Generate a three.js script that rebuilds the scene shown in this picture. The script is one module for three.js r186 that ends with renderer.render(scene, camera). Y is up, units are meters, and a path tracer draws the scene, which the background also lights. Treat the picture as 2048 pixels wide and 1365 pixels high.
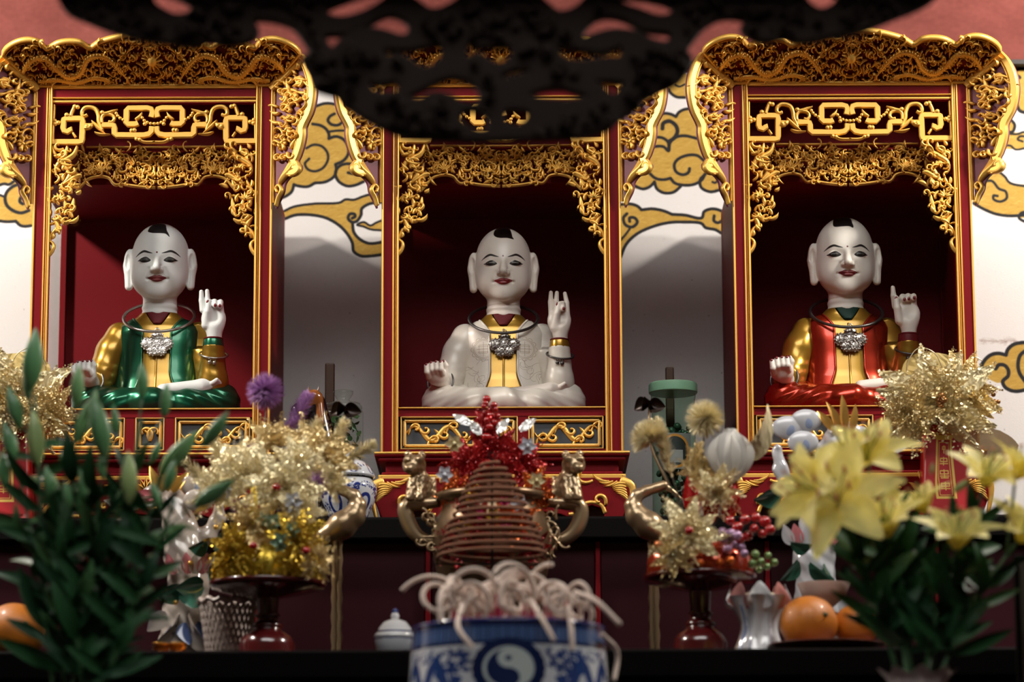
import * as THREE from 'three';
import { mergeGeometries, mergeVertices, toCreasedNormals } from 'three/addons/utils/BufferGeometryUtils.js';
import { RoundedBoxGeometry } from 'three/addons/geometries/RoundedBoxGeometry.js';
import { ImprovedNoise } from 'three/addons/math/ImprovedNoise.js';

// ---------------------------------------------------------------- camera, light, exposure
const scene = new THREE.Scene();
const PITCH = 0.199, ROLL = -0.0042, EYE = new THREE.Vector3(0, 1.1, 6.5), FOCAL = 6500;
const camera = new THREE.PerspectiveCamera(2 * Math.atan(682.5 / FOCAL) * 180 / Math.PI, 2048 / 1365, 0.1, 60);
camera.position.copy(EYE);
camera.rotation.order = 'YXZ';
camera.rotation.set(PITCH, 0, ROLL);
camera.updateMatrixWorld(true);
camera.focus = 6.68;
camera.userData.fStop = 2.1;
scene.background = new THREE.Color(1.0, 0.97, 0.93);
scene.backgroundIntensity = 7.0;   // sky above an unseen ceiling opening, lighting the altar from above
const renderer = new THREE.WebGLRenderer();
renderer.toneMapping = THREE.LinearToneMapping;
renderer.toneMappingExposure = 1.06;
renderer.shadowMap.enabled = true;
const LAMPS = [[-1.74, 3.38, 0.56, 10.6], [1.62, 3.42, 0.56, 10.4]];   // the two hanging bulbs of the hall: x, y, z, candela

// ---------------------------------------------------------------- helpers
const V3 = (x, y, z) => new THREE.Vector3(x, y, z);
let seedState = 7;
function seed(n) { seedState = n >>> 0; }
function rnd(a = 0, b = 1) {
  seedState = (seedState + 0x6d2b79f5) >>> 0;
  let t = Math.imul(seedState ^ (seedState >>> 15), 1 | seedState);
  t = (t + Math.imul(t ^ (t >>> 7), 61 | t)) ^ t;
  return a + (b - a) * (((t ^ (t >>> 14)) >>> 0) / 4294967296);
}
// a point of the place, surveyed from the photograph: the sight line of (px, py) met with the upright plane at depth z
function at(px, py, z) {
  const d = V3((px - 1024) / FOCAL, (682.5 - py) / FOCAL, -1).applyQuaternion(camera.quaternion);
  return d.multiplyScalar((z - EYE.z) / d.z).add(EYE);
}
const names = new Map();
function numbered(n) { const k = names.get(n) || 0; names.set(n, k + 1); return k ? n + '_' + String(k).padStart(3, '0') : n; }
function obj(name, geos, mat, parent) {
  const g = Array.isArray(geos) ? merge(geos) : geos;
  const m = new THREE.Mesh(g, mat);
  m.name = parent ? name : numbered(name);
  m.castShadow = m.receiveShadow = true;
  (parent || scene).add(m);
  return m;
}
function merge(list) {
  const idx = list.map((g) => {
    g = g.index ? g : mergeVertices(g);
    for (const k of Object.keys(g.attributes)) if (!['position', 'normal', 'uv'].includes(k)) g.deleteAttribute(k);
    if (!g.attributes.uv) g.setAttribute('uv', new THREE.BufferAttribute(new Float32Array(g.attributes.position.count * 2), 2));
    return g;
  });
  return mergeGeometries(idx);
}
function thing(name, label, category, pos = [0, 0, 0], group) {
  const g = new THREE.Group();
  g.name = numbered(name); g.position.set(...pos);
  g.userData = { label, category };
  if (group) g.userData.group = group;
  scene.add(g);
  return g;
}
function tag(o, label, category, group) { o.userData.label = label; o.userData.category = category; if (group) o.userData.group = group; return o; }
function struct(o) { o.userData.kind = 'structure'; return o; }
const box = (w, h, d, x = 0, y = 0, z = 0) => new THREE.BoxGeometry(w, h, d).translate(x, y, z);
const rbox = (w, h, d, r, x = 0, y = 0, z = 0, s = 2) => new RoundedBoxGeometry(w, h, d, s, r).translate(x, y, z);
function span(x0, x1, y0, y1, z0, z1, r = 0) {
  const a = [x1 - x0, y1 - y0, z1 - z0, (x0 + x1) / 2, (y0 + y1) / 2, (z0 + z1) / 2];
  return r ? rbox(a[0], a[1], a[2], Math.min(r, a[0] / 2.1, a[1] / 2.1, a[2] / 2.1), a[3], a[4], a[5], 2) : box(...a);
}
function warp(g, f) {
  const p = g.attributes.position, v = V3(0, 0, 0);
  for (let i = 0; i < p.count; i++) { v.fromBufferAttribute(p, i); const r = f(v.x, v.y, v.z); p.setXYZ(i, r[0], r[1], r[2]); }
  g.computeVertexNormals();
  return g;
}
const mirrorX = (g) => {
  const c = g.clone(); c.scale(-1, 1, 1);
  const ix = c.index.array;
  for (let i = 0; i < ix.length; i += 3) { const t = ix[i]; ix[i] = ix[i + 1]; ix[i + 1] = t; }
  c.computeVertexNormals();
  return c;
};
function smooth(pts, n, closed = false) {
  const c = new THREE.CatmullRomCurve3(pts.map((p) => V3(p[0], p[1], p[2] || 0)), closed, 'centripetal');
  return c.getPoints(n).map((p) => [p.x, p.y, p.z]);
}
// A carved strip: a rounded or flat-topped moulding that follows a line drawn on a panel; z is relief.
function strip(pts, w, h, o = {}) {
  const n = pts.length, flat = o.flat;
  const U = flat ? [-1, -1, -0.72, 0.72, 1, 1] : [-1, -0.81, -0.31, 0.31, 0.81, 1], Z = flat ? [0, 0.62, 1, 1, 0.62, 0] : [0, 0.59, 0.95, 0.95, 0.59, 0];
  const pos = [], ind = [], k = U.length;
  for (let i = 0; i < n; i++) {
    const a = pts[o.closed ? (i - 1 + n) % n : Math.max(0, i - 1)], b = pts[o.closed ? (i + 1) % n : Math.min(n - 1, i + 1)];
    let tx = b[0] - a[0], ty = b[1] - a[1]; const l = Math.hypot(tx, ty) || 1; tx /= l; ty /= l;
    const t = i / (n - 1), ww = (typeof w === 'function' ? w(t) : w) / 2, hh = typeof h === 'function' ? h(t) : h;
    for (let j = 0; j < k; j++) pos.push(pts[i][0] - ty * U[j] * ww, pts[i][1] + tx * U[j] * ww, (pts[i][2] || 0) + (o.z || 0) + Z[j] * hh);
  }
  const rows = o.closed ? n : n - 1;
  for (let i = 0; i < rows; i++) for (let j = 0; j < k; j++) {
    const p = i * k + j, q = i * k + (j + 1) % k, r = ((i + 1) % n) * k + j, s = ((i + 1) % n) * k + (j + 1) % k;
    ind.push(p, r, q, q, r, s);
  }
  if (!o.closed) for (let j = 1; j < k - 1; j++) { ind.push(0, j, j + 1); const e = (n - 1) * k; ind.push(e, e + j + 1, e + j); }
  const g = new THREE.BufferGeometry();
  g.setAttribute('position', new THREE.Float32BufferAttribute(pos, 3)); g.setIndex(ind);
  g.computeVertexNormals();
  return flat ? mergeVertices(toCreasedNormals(g, 0.5)) : g;
}
// One scroll of carved foliage, rolling up at its end.
function curl(x, y, a, len, bend, w, h, z = 0, n = 12) {
  const pts = [[x, y, z]]; let c = a;
  for (let i = 1; i <= n; i++) { const t = i / n; c += bend * (0.25 + 1.5 * t) / n; x += Math.cos(c) * len / n; y += Math.sin(c) * len / n; pts.push([x, y, z + h * 0.4 * Math.sin(t * 3)]); }
  return strip(pts, (t) => w * (t > 0.86 ? 0.85 : 0.55 + 0.6 * Math.sin(Math.PI * (0.15 + 0.75 * t)) - 0.35 * t), (t) => h * (t > 0.86 ? 1.15 : 1));
}
function leaf2(x, y, a, len, bend, w, h, z = 0) {
  const pts = [[x, y, z]]; let c = a;
  for (let i = 1; i <= 8; i++) { c += bend / 8; x += Math.cos(c) * len / 8; y += Math.sin(c) * len / 8; pts.push([x, y, z]); }
  return strip(pts, (t) => w * Math.max(0.06, Math.sin(Math.PI * Math.min(0.98, 0.12 + 0.88 * t)) ), h);
}
const bead = (x, y, z, r, d = 1) => { const g = new THREE.IcosahedronGeometry(r, d); g.deleteAttribute('uv'); const m = mergeVertices(g); m.computeVertexNormals(); return m.translate(x, y, z); };
function inside(p, poly) {
  let c = false;
  for (let i = 0, j = poly.length - 1; i < poly.length; j = i++) if ((poly[i][1] > p[1]) !== (poly[j][1] > p[1]) && p[0] < (poly[j][0] - poly[i][0]) * (p[1] - poly[i][1]) / (poly[j][1] - poly[i][1]) + poly[i][0]) c = !c;
  return c;
}
function plate(poly, depth, bevel = 0, holes = []) {
  const s = new THREE.Shape(poly.map((p) => new THREE.Vector2(p[0], p[1])));
  for (const h of holes) s.holes.push(new THREE.Path(h.map((p) => new THREE.Vector2(p[0], p[1]))));
  return mergeVertices(new THREE.ExtrudeGeometry(s, { depth, bevelEnabled: bevel > 0, bevelThickness: bevel, bevelSize: bevel, bevelSegments: 2, curveSegments: 8 }));
}
function lathe(profile, seg = 40) { return new THREE.LatheGeometry(profile.map((p) => new THREE.Vector2(Math.max(p[0], 1e-5), p[1])), seg); }
function tube(pts, r, n = 24, k = 8, closed = false) {
  const c = new THREE.CatmullRomCurve3(pts.map((p) => V3(...p)), closed, 'centripetal'), fr = c.computeFrenetFrames(n, closed), P = c.getSpacedPoints(n);
  const pos = [], ind = [];
  for (let i = 0; i <= n; i++) {
    const rr = typeof r === 'function' ? r(i / n) : r;
    for (let j = 0; j < k; j++) { const a = j / k * Math.PI * 2, v = P[i].clone().addScaledVector(fr.normals[i], Math.cos(a) * rr).addScaledVector(fr.binormals[i], Math.sin(a) * rr); pos.push(v.x, v.y, v.z); }
  }
  for (let i = 0; i < n; i++) for (let j = 0; j < k; j++) { const p = i * k + j, q = i * k + (j + 1) % k; ind.push(p, q, p + k, q, q + k, p + k); }
  if (!closed) { const e = n * k; for (let j = 1; j < k - 1; j++) { ind.push(0, j + 1, j); ind.push(e, e + j, e + j + 1); } }
  const g = new THREE.BufferGeometry();
  g.setAttribute('position', new THREE.Float32BufferAttribute(pos, 3)); g.setIndex(ind); g.computeVertexNormals();
  return g;
}

// ---------------------------------------------------------------- materials
const noise = new ImprovedNoise();
function fbm(x, y, z = 0, o = 4) { let s = 0, a = 0.5; for (let i = 0; i < o; i++) { s += a * noise.noise(x, y, z + i * 7.3); x *= 2.03; y *= 2.03; a *= 0.5; } return s; }
function grainTexture(size, f, srgb = true, rx = 1, ry = 1) {
  const d = new Uint8Array(size * size * 4);
  for (let j = 0; j < size; j++) for (let i = 0; i < size; i++) { const c = f(i / size, j / size), k = (j * size + i) * 4; d[k] = c[0]; d[k + 1] = c[1]; d[k + 2] = c[2]; d[k + 3] = 255; }
  const t = new THREE.DataTexture(d, size, size);
  t.magFilter = t.minFilter = THREE.LinearFilter; t.wrapS = t.wrapT = THREE.RepeatWrapping; t.repeat.set(rx, ry);
  if (srgb) t.colorSpace = THREE.SRGBColorSpace;
  t.needsUpdate = true;
  return t;
}
const lin = (r, g, b) => new THREE.Color().setRGB(r, g, b);
const std = (color, roughness = 0.6, metalness = 0, extra = {}) => new THREE.MeshStandardMaterial({ color, roughness, metalness, side: THREE.DoubleSide, ...extra });
const phys = (color, roughness, metalness, extra = {}) => new THREE.MeshPhysicalMaterial({ color, roughness, metalness, side: THREE.DoubleSide, ...extra });
const M = {
  gold: std(lin(0.84, 0.49, 0.10), 0.4, 0.5),
  goldBright: std(lin(0.88, 0.58, 0.18), 0.44, 0.45),
  lacquer: phys(lin(0.17, 0.0018, 0.005), 0.55, 0, { specularIntensity: 0.3 }),
  lacquerDeep: phys(lin(0.17, 0.002, 0.006), 0.55, 0, { specularIntensity: 0.3 }),
  plum: std(lin(0.16, 0.035, 0.055), 0.6),
  dark: phys(lin(0.006, 0.004, 0.0045), 0.7, 0, { specularIntensity: 0.2 }),
  slate: std(lin(0.055, 0.062, 0.075), 0.5),
  glass: phys(lin(1, 1, 1), 0.02, 0, { transmission: 1, thickness: 0, ior: 1.5 }),
  blackWood: phys(lin(0.0035, 0.0026, 0.0026), 0.6, 0, { specularIntensity: 0.12 }),
  carvedWood: phys(lin(0.0075, 0.0038, 0.0025), 0.8, 0, { specularIntensity: 0.25 }),
};

// ---------------------------------------------------------------- levels of the altar
const Z_WALL = -0.48;
const SHELF = at(1024, 1033, 0.15).y;          // top of the upper altar step
const STEP = at(1024, 1299, 0.75).y;           // top of the lower altar step
const TABLE = STEP - 0.36;                     // offering table in front

// ---------------------------------------------------------------- the hall
{
  const plaster = grainTexture(256, (u, v) => { const n = fbm(u * 9, v * 9) * 22 + fbm(u * 60, v * 60, 3, 2) * 10; return [222 + n, 219 + n, 216 + n]; }, true, 6, 4);
  const wallMat = std(0xffffff, 0.9, 0, { map: plaster });
  const hallMat = std(lin(0.07, 0.035, 0.025), 0.7);
  const X0 = -4.7, X1 = 4.7, ZB = 9.4, TOP = 5.0;
  struct(obj('floor', box(9.8, 0.2, 10.4, 0, -0.1, 4.5), std(lin(0.10, 0.05, 0.035), 0.5)));
  // ceiling out of view, its opening placed to light statues and lilies from above
  const [wx, wz0, wz1] = [1.7, 2.6, 5.2], cm = std(lin(0.06, 0.035, 0.025), 0.8);
  struct(obj('ceiling', [span(-4.9, 4.9, TOP, TOP + 0.2, -0.7, wz0), span(-4.9, 4.9, TOP, TOP + 0.2, wz1, 9.7), span(-4.9, -wx, TOP, TOP + 0.2, wz0, wz1), span(wx, 4.9, TOP, TOP + 0.2, wz0, wz1)], cm));
  struct(obj('wall_left', box(0.2, TOP, 10.0, X0 - 0.1, TOP / 2, 4.5), hallMat));
  struct(obj('wall_right', box(0.2, TOP, 10.0, X1 + 0.1, TOP / 2, 4.5), hallMat));
  struct(obj('wall_front', box(9.4, TOP, 0.2, 0, TOP / 2, ZB), hallMat));
  const wb = struct(obj('wall_back', box(9.4, TOP, 0.2, 0, TOP / 2, Z_WALL - 0.1), wallMat));
  // terracotta band of the beam over the altar
  const yb = at(1990, 120, Z_WALL + 0.03).y;
  const terr = grainTexture(256, (u, v) => { const n = fbm(u * 12, v * 12, 5) * 26 + fbm(u * 90, v * 90, 1, 2) * 16; return [116 + n, 54 + n * 0.8, 46 + n * 0.8]; }, true, 8, 2);
  struct(obj('trim_1', box(9.4, TOP - yb, 0.03, 0, (TOP + yb) / 2, Z_WALL + 0.015), std(0xffffff, 0.85, 0, { map: terr })));
  struct(obj('trim_2', box(9.4, 0.010, 0.034, 0, yb - 0.005, Z_WALL + 0.017), std(lin(0.02, 0.014, 0.012), 0.6)));  // thin dark strip along the lower edge of the terracotta band
  // painted clouds: paint on the plaster behind the shrines
  const a = at(0, 1060, Z_WALL), mx0 = -1.2, mx1 = 1.2, my0 = a.y, my1 = yb - 0.01;
  const cw = 2048, ch = Math.round(cw * (my1 - my0) / (mx1 - mx0));
  const cv = document.createElement('canvas'); cv.width = cw; cv.height = ch;
  const c = cv.getContext('2d');
  c.fillStyle = '#dcd9d6'; c.fillRect(0, 0, cw, ch);
  seed(11);
  for (let i = 0; i < 9000; i++) { const g = Math.round(rnd(195, 235)); c.fillStyle = `rgba(${g},${g - 2},${g - 4},0.25)`; c.fillRect(rnd(0, cw), rnd(0, ch), rnd(1, 5), rnd(1, 5)); }
  const toC = (p) => { const w = at(p[0], p[1], Z_WALL); return [(w.x - mx0) / (mx1 - mx0) * cw, (my1 - w.y) / (my1 - my0) * ch]; };
  let gold = null;
  { // brushed gold paint
    const g = document.createElement('canvas'); g.width = g.height = 256; const q = g.getContext('2d');
    q.fillStyle = '#b8923c'; q.fillRect(0, 0, 256, 256);
    for (let i = 0; i < 2600; i++) { const l = rnd(-26, 30); q.strokeStyle = `rgba(${184 + l | 0},${148 + l | 0},${62 + l | 0},0.5)`; q.lineWidth = rnd(0.8, 2); const x = rnd(0, 256), y = rnd(0, 256), t = rnd(-0.8, 0.3); q.beginPath(); q.moveTo(x, y); q.lineTo(x + 12 * Math.cos(t), y + 12 * Math.sin(t)); q.stroke(); }
    gold = c.createPattern(g, 'repeat');
  }
  const path = (pts, closed) => {
    const s = smooth(pts.map(toC), pts.length * 8, closed);
    c.beginPath(); s.forEach((p, i) => (i ? c.lineTo(p[0], p[1]) : c.moveTo(p[0], p[1]))); if (closed) c.closePath();
  };
  const fill = (pts, style) => { path(pts, true); c.fillStyle = style || gold; c.fill(); };
  const line = (pts, w = 4.2) => { path(pts, false); c.strokeStyle = '#0d0c0f'; c.lineWidth = w * 1.35; c.lineCap = 'round'; c.stroke(); };
  const frame = (x, y, s) => (list) => list.map((p) => [x + p[0] / s, y + p[1] / s]);
  const L = frame(560, 150, 3.592), R = frame(1230, 150, 3.592), E = frame(1900, 100, 3.592), G = frame(1930, 640, 6.2), K = frame(0, 300, 7.58);
  // between the first and the middle shrine
  fill(L([[-40, 260], [265, 225], [330, 207], [400, 215], [450, 240], [520, 300], [600, 420], [640, 640], [620, 760], [560, 790], [480, 800], [420, 760], [395, 725], [330, 770], [250, 780], [200, 805], [130, 800], [100, 790], [60, 870], [-40, 900]]));
  line(L([[-40, 300], [200, 250], [265, 225], [330, 207], [400, 215], [450, 240]]));
  line(L([[235, 355], [290, 365], [330, 390], [352, 430], [352, 460]])); line(L([[352, 460], [400, 445], [455, 465], [490, 520], [490, 570], [460, 615], [400, 645]]));
  line(L([[400, 645], [405, 680], [390, 730], [330, 770], [250, 780]])); line(L([[250, 780], [200, 805], [130, 800], [100, 790]])); line(L([[100, 795], [85, 840], [50, 870], [-20, 900]]));
  line(L([[190, 530], [240, 505], [300, 515], [340, 560], [345, 610], [310, 670], [250, 695], [200, 680], [180, 640], [210, 605]]), 3.6);
  line(L([[392, 282], [360, 300], [345, 330], [370, 358], [420, 362], [460, 332]])); line(L([[355, 410], [420, 403], [560, 403]]), 3.4);
  line(L([[600, 770], [540, 795], [480, 800], [420, 765], [398, 710], [420, 665], [470, 642], [530, 650], [565, 690], [530, 712], [490, 705]]));
  fill(L([[-60, 1010], [20, 985], [100, 950], [250, 928], [430, 920], [470, 898], [530, 900], [600, 875], [660, 860], [900, 850], [900, 1300], [720, 1297], [640, 1305], [580, 1303], [530, 1270], [520, 1210], [480, 1140], [420, 1080], [330, 1030], [220, 1008], [110, 1010], [-60, 1060]]));
  fill(L([[900, 905], [720, 920], [640, 930], [588, 965], [580, 1010], [560, 1050], [522, 1072], [530, 1130], [570, 1180], [640, 1213], [720, 1203], [900, 1180]]), '#dcd9d6');
  fill(L([[555, 1080], [600, 1060], [650, 1085], [690, 1065], [730, 1045], [760, 1100], [650, 1112], [600, 1092]]));
  line(L([[-60, 1010], [20, 985], [100, 950], [250, 928], [430, 920], [470, 898], [530, 900], [600, 875], [660, 860], [760, 856]]), 3.4);
  line(L([[-60, 1060], [25, 1040], [110, 1010], [220, 1008], [330, 1030], [420, 1080], [480, 1140], [520, 1210], [530, 1270], [580, 1303], [640, 1305], [760, 1290]]));
  line(L([[760, 915], [640, 930], [588, 965], [582, 1010], [548, 1056], [512, 1058], [490, 1032], [502, 1003], [535, 1003], [540, 1020], [520, 1032]]));
  line(L([[522, 1072], [530, 1130], [570, 1180], [640, 1213], [760, 1200]])); line(L([[740, 1120], [650, 1112], [600, 1092], [555, 1080], [600, 1060], [650, 1085], [690, 1065], [740, 1045]]), 3);
  // between the middle and the third shrine
  fill(R([[320, 145], [345, 130], [385, 105], [400, 130], [440, 160], [500, 165], [560, 60], [480, -20], [380, 20]])); line(R([[330, 140], [360, 128], [383, 105]])); line(R([[383, 105], [400, 132], [440, 160], [500, 165]])); line(R([[430, 70], [460, 85], [500, 70]]), 3);
  fill(R([[100, 480], [300, 310], [350, 280], [400, 285], [437, 302], [460, 270], [500, 250], [640, 240], [760, 500], [780, 780], [740, 835], [680, 842], [620, 810], [600, 780], [500, 795], [470, 805], [420, 848], [350, 850], [300, 820], [285, 775], [250, 805], [200, 822], [100, 800]]));
  line(R([[290, 320], [350, 280], [400, 285], [437, 302]])); line(R([[437, 302], [460, 270], [500, 250], [560, 243]]));
  line(R([[340, 388], [347, 350], [390, 335], [435, 365], [448, 410], [425, 455], [385, 482]]), 5.5); line(R([[270, 450], [340, 455], [380, 485], [386, 545]])); line(R([[245, 528], [310, 515], [350, 520], [384, 548], [395, 490], [440, 450], [500, 440], [600, 462]]));
  line(R([[230, 690], [290, 745], [350, 755], [398, 745]])); line(R([[398, 745], [430, 780], [500, 795], [570, 788], [625, 755], [645, 715]])); line(R([[130, 795], [200, 822], [250, 805], [283, 772]])); line(R([[283, 772], [300, 820], [350, 850], [420, 845], [470, 805]]));
  line(R([[650, 715], [612, 755], [618, 810], [680, 842], [760, 828]])); line(R([[735, 765], [718, 778], [700, 772]]), 3.2); line(R([[640, 620], [590, 582], [520, 580], [450, 610], [425, 650], [440, 700], [490, 720], [528, 702], [535, 675]]));
  fill(R([[-60, 930], [60, 935], [110, 930], [160, 945], [190, 972], [270, 965], [350, 980], [410, 1005], [500, 1010], [622, 1030], [640, 985], [700, 965], [770, 985], [790, 1020], [900, 1030], [900, 1180], [810, 1163], [760, 1138], [720, 1115], [650, 1100], [620, 1070], [480, 1060], [380, 1065], [250, 1100], [150, 1150], [80, 1220], [40, 1310], [-60, 1400]]));
  line(R([[0, 940], [60, 932], [110, 930], [160, 945], [190, 972]])); line(R([[190, 972], [270, 965], [350, 980], [410, 1005]]));  line(R([[410, 1005], [500, 1010], [622, 1030], [640, 985], [700, 965], [770, 985], [792, 1020], [740, 1065], [710, 1050], [712, 1015]]));
  line(R([[900, 1180], [810, 1163], [760, 1138], [720, 1115], [650, 1100], [620, 1070], [480, 1060], [380, 1065], [250, 1100], [150, 1150], [80, 1220], [40, 1310]])); line(R([[85, 1000], [60, 1030], [75, 1080], [125, 1095], [160, 1060], [140, 1030], [105, 1030], [105, 1055]])); line(R([[40, 1190], [75, 1150], [105, 1110]]), 3.2);
  // beyond the third shrine
  const pale = gold;
  fill(E([[420, 150], [540, 135], [600, 140], [600, 460], [520, 450], [470, 400], [430, 420]]), pale); line(E([[430, 225], [465, 215], [500, 200], [475, 180], [470, 155], [500, 138], [600, 140]])); line(E([[440, 425], [470, 385], [500, 440], [600, 462]]), 5);
  fill(E([[360, 500], [430, 500], [465, 540], [450, 590], [520, 595], [600, 600], [600, 700], [480, 715], [360, 695]]), pale); line(E([[390, 500], [430, 503], [463, 540], [448, 590], [390, 592]])); line(E([[430, 605], [480, 608], [530, 592], [600, 600]]), 3); line(E([[355, 695], [430, 690], [470, 718], [600, 690]]), 3); line(E([[560, 625], [500, 625], [485, 645], [520, 660]]), 3);
  fill(E([[160, 1110], [230, 940], [260, 890], [330, 870], [390, 910], [430, 958], [600, 990], [600, 1200], [420, 1195], [330, 1182], [270, 1160], [220, 1140]]), pale);
  line(E([[240, 890], [330, 872], [390, 910], [430, 958], [600, 990]]), 3.4); line(E([[170, 1105], [210, 1130], [270, 1160], [330, 1182], [420, 1195], [600, 1185]])); line(E([[225, 950], [300, 945], [350, 1000], [398, 1020], [405, 1068], [360, 1092], [312, 1075], [312, 1050], [340, 1052]]), 3.6); line(E([[600, 1170], [510, 1175], [495, 1210], [540, 1240]]), 4);
  fill(G([[195, 660], [215, 545], [300, 450], [400, 420], [500, 440], [530, 370], [600, 310], [700, 288], [900, 290], [1000, 800], [800, 880], [600, 890], [500, 850], [462, 790], [380, 780]]), pale);
  line(G([[195, 640], [215, 545], [300, 450], [400, 420], [505, 440]]), 5); line(G([[505, 440], [530, 370], [600, 310], [700, 288], [900, 290]]), 5); line(G([[378, 612], [420, 562], [490, 570], [535, 630], [530, 700], [465, 770], [500, 845], [600, 888], [720, 878], [900, 800]]), 5); line(G([[760, 380], [685, 440], [655, 550], [672, 660], [760, 790]]), 5);
  // beside the first shrine
  fill(K([[-80, 350], [80, 345], [200, 470], [300, 520], [600, 560], [600, 1160], [450, 1160], [330, 1155], [250, 1085], [100, 1095], [-80, 1070]]), pale);
  fill(K([[-80, 570], [60, 520], [150, 525], [230, 490], [150, 570], [80, 680], [60, 715], [-80, 680]]), '#dcd9d6');
  line(K([[-80, 345], [90, 340]]), 3); line(K([[-80, 575], [60, 520], [140, 530], [230, 470]])); line(K([[-80, 660], [60, 712]]), 3.4); line(K([[330, 515], [200, 560], [110, 640], [80, 740], [110, 850], [220, 935], [330, 960], [440, 925]]), 4.6); line(K([[420, 690], [320, 730], [305, 790], [350, 825]]), 4.6); line(K([[-80, 1072], [100, 1095], [240, 1088]])); line(K([[240, 1085], [310, 1150], [380, 1165], [470, 1155]])); line(K([[-40, -180], [0, -120], [70, 205], [140, 190]]), 3);
  fill([[-30, 705], [10, 712], [30, 745], [20, 790], [-30, 800]]); line([[-30, 705], [6, 712], [28, 745], [24, 780]], 5);
  // stains
  for (let i = 0; i < 240; i++) { const p = toC([rnd(1955, 2030), 682 + rnd(-9, 9) * rnd()]); c.fillStyle = 'rgba(120,95,85,0.10)'; c.fillRect(p[0], p[1], rnd(1, 7), rnd(1, 3)); }
  for (let i = 0; i < 60; i++) { const p = toC([rnd(0, 2048), rnd(480, 1000)]); c.fillStyle = 'rgba(40,30,28,0.5)'; c.fillRect(p[0], p[1], rnd(1, 2.4), rnd(1, 2.4)); }
  const t = new THREE.CanvasTexture(cv); t.colorSpace = THREE.SRGBColorSpace;
  const bump = grainTexture(512, (u, v) => { const n = 128 + fbm(u * 150, v * 150, 2, 3) * 120; return [n, n, n]; }, false, 6, 3);
  obj('cloud_mural', box(mx1 - mx0, my1 - my0, 0.004, (mx0 + mx1) / 2, (my0 + my1) / 2, Z_WALL + 0.001), std(0xffffff, 0.8, 0, { map: t, bumpMap: bump, bumpScale: 0.0006 }), wb);
}

// ---------------------------------------------------------------- altar steps
{
  const panelMat = phys(lin(0.034, 0.0075, 0.011), 0.4, 0, { specularIntensity: 0.22 });
  const up = thing('altar_step', 'upper altar step with black edge and dark red lacquer front carrying the three shrines', 'altar', [0, 0, 0]);
  obj('top_board', span(-1.6, 1.6, SHELF - 0.046, SHELF, Z_WALL + 0.006, 0.15, 0.006), M.blackWood, up);
  for (let i = -4; i <= 4; i++) obj('front_panel', span(i * 0.335 - 0.1625, i * 0.335 + 0.1625, STEP + 0.012, SHELF - 0.0465, 0.10, 0.118, 0.004), panelMat, up);
  obj('frame', [span(-1.6, 1.6, STEP, SHELF - 0.0465, 0.085, 0.10), span(-1.6, 1.6, STEP, STEP + 0.012, 0.10, 0.122, 0.003), ...[-4.5, -3.5, -2.5, -1.5, -0.5, 0.5, 1.5, 2.5, 3.5, 4.5].map((i) => span(i * 0.335 - 0.005, i * 0.335 + 0.005, STEP + 0.012, SHELF - 0.047, 0.10, 0.124, 0.002))], M.lacquerDeep, up);
  const lo = thing('altar_step', 'lower altar step with thick black edge under the trays and the orange', 'altar', [0, 0, 0]);
  obj('top_board', span(-1.6, 1.6, STEP - 0.052, STEP, 0.0855, 0.75, 0.006), M.blackWood, lo);
  for (let i = -4; i <= 4; i++) obj('front_panel', span(i * 0.335 - 0.1655, i * 0.335 + 0.1655, TABLE + 0.001, STEP - 0.0525, 0.69, 0.71, 0.004), panelMat, lo);
  obj('inner_frame', span(-1.6, 1.6, 0, STEP - 0.0525, 0.1, 0.689), M.blackWood, lo);
  const tb = thing('offering_table', 'dark offering table standing in front of the altar steps below the frame', 'table', [0, 0, 0]);
  obj('table_top', span(-1.5, 1.5, TABLE - 0.05, TABLE, 0.712, 1.65, 0.008), M.blackWood, tb);
  for (const x of [-1.42, 1.42]) for (const z of [0.78, 1.58]) obj('leg', span(x - 0.04, x + 0.04, 0, TABLE - 0.0505, z - 0.04, z + 0.04, 0.006), M.blackWood, tb);
}

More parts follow.
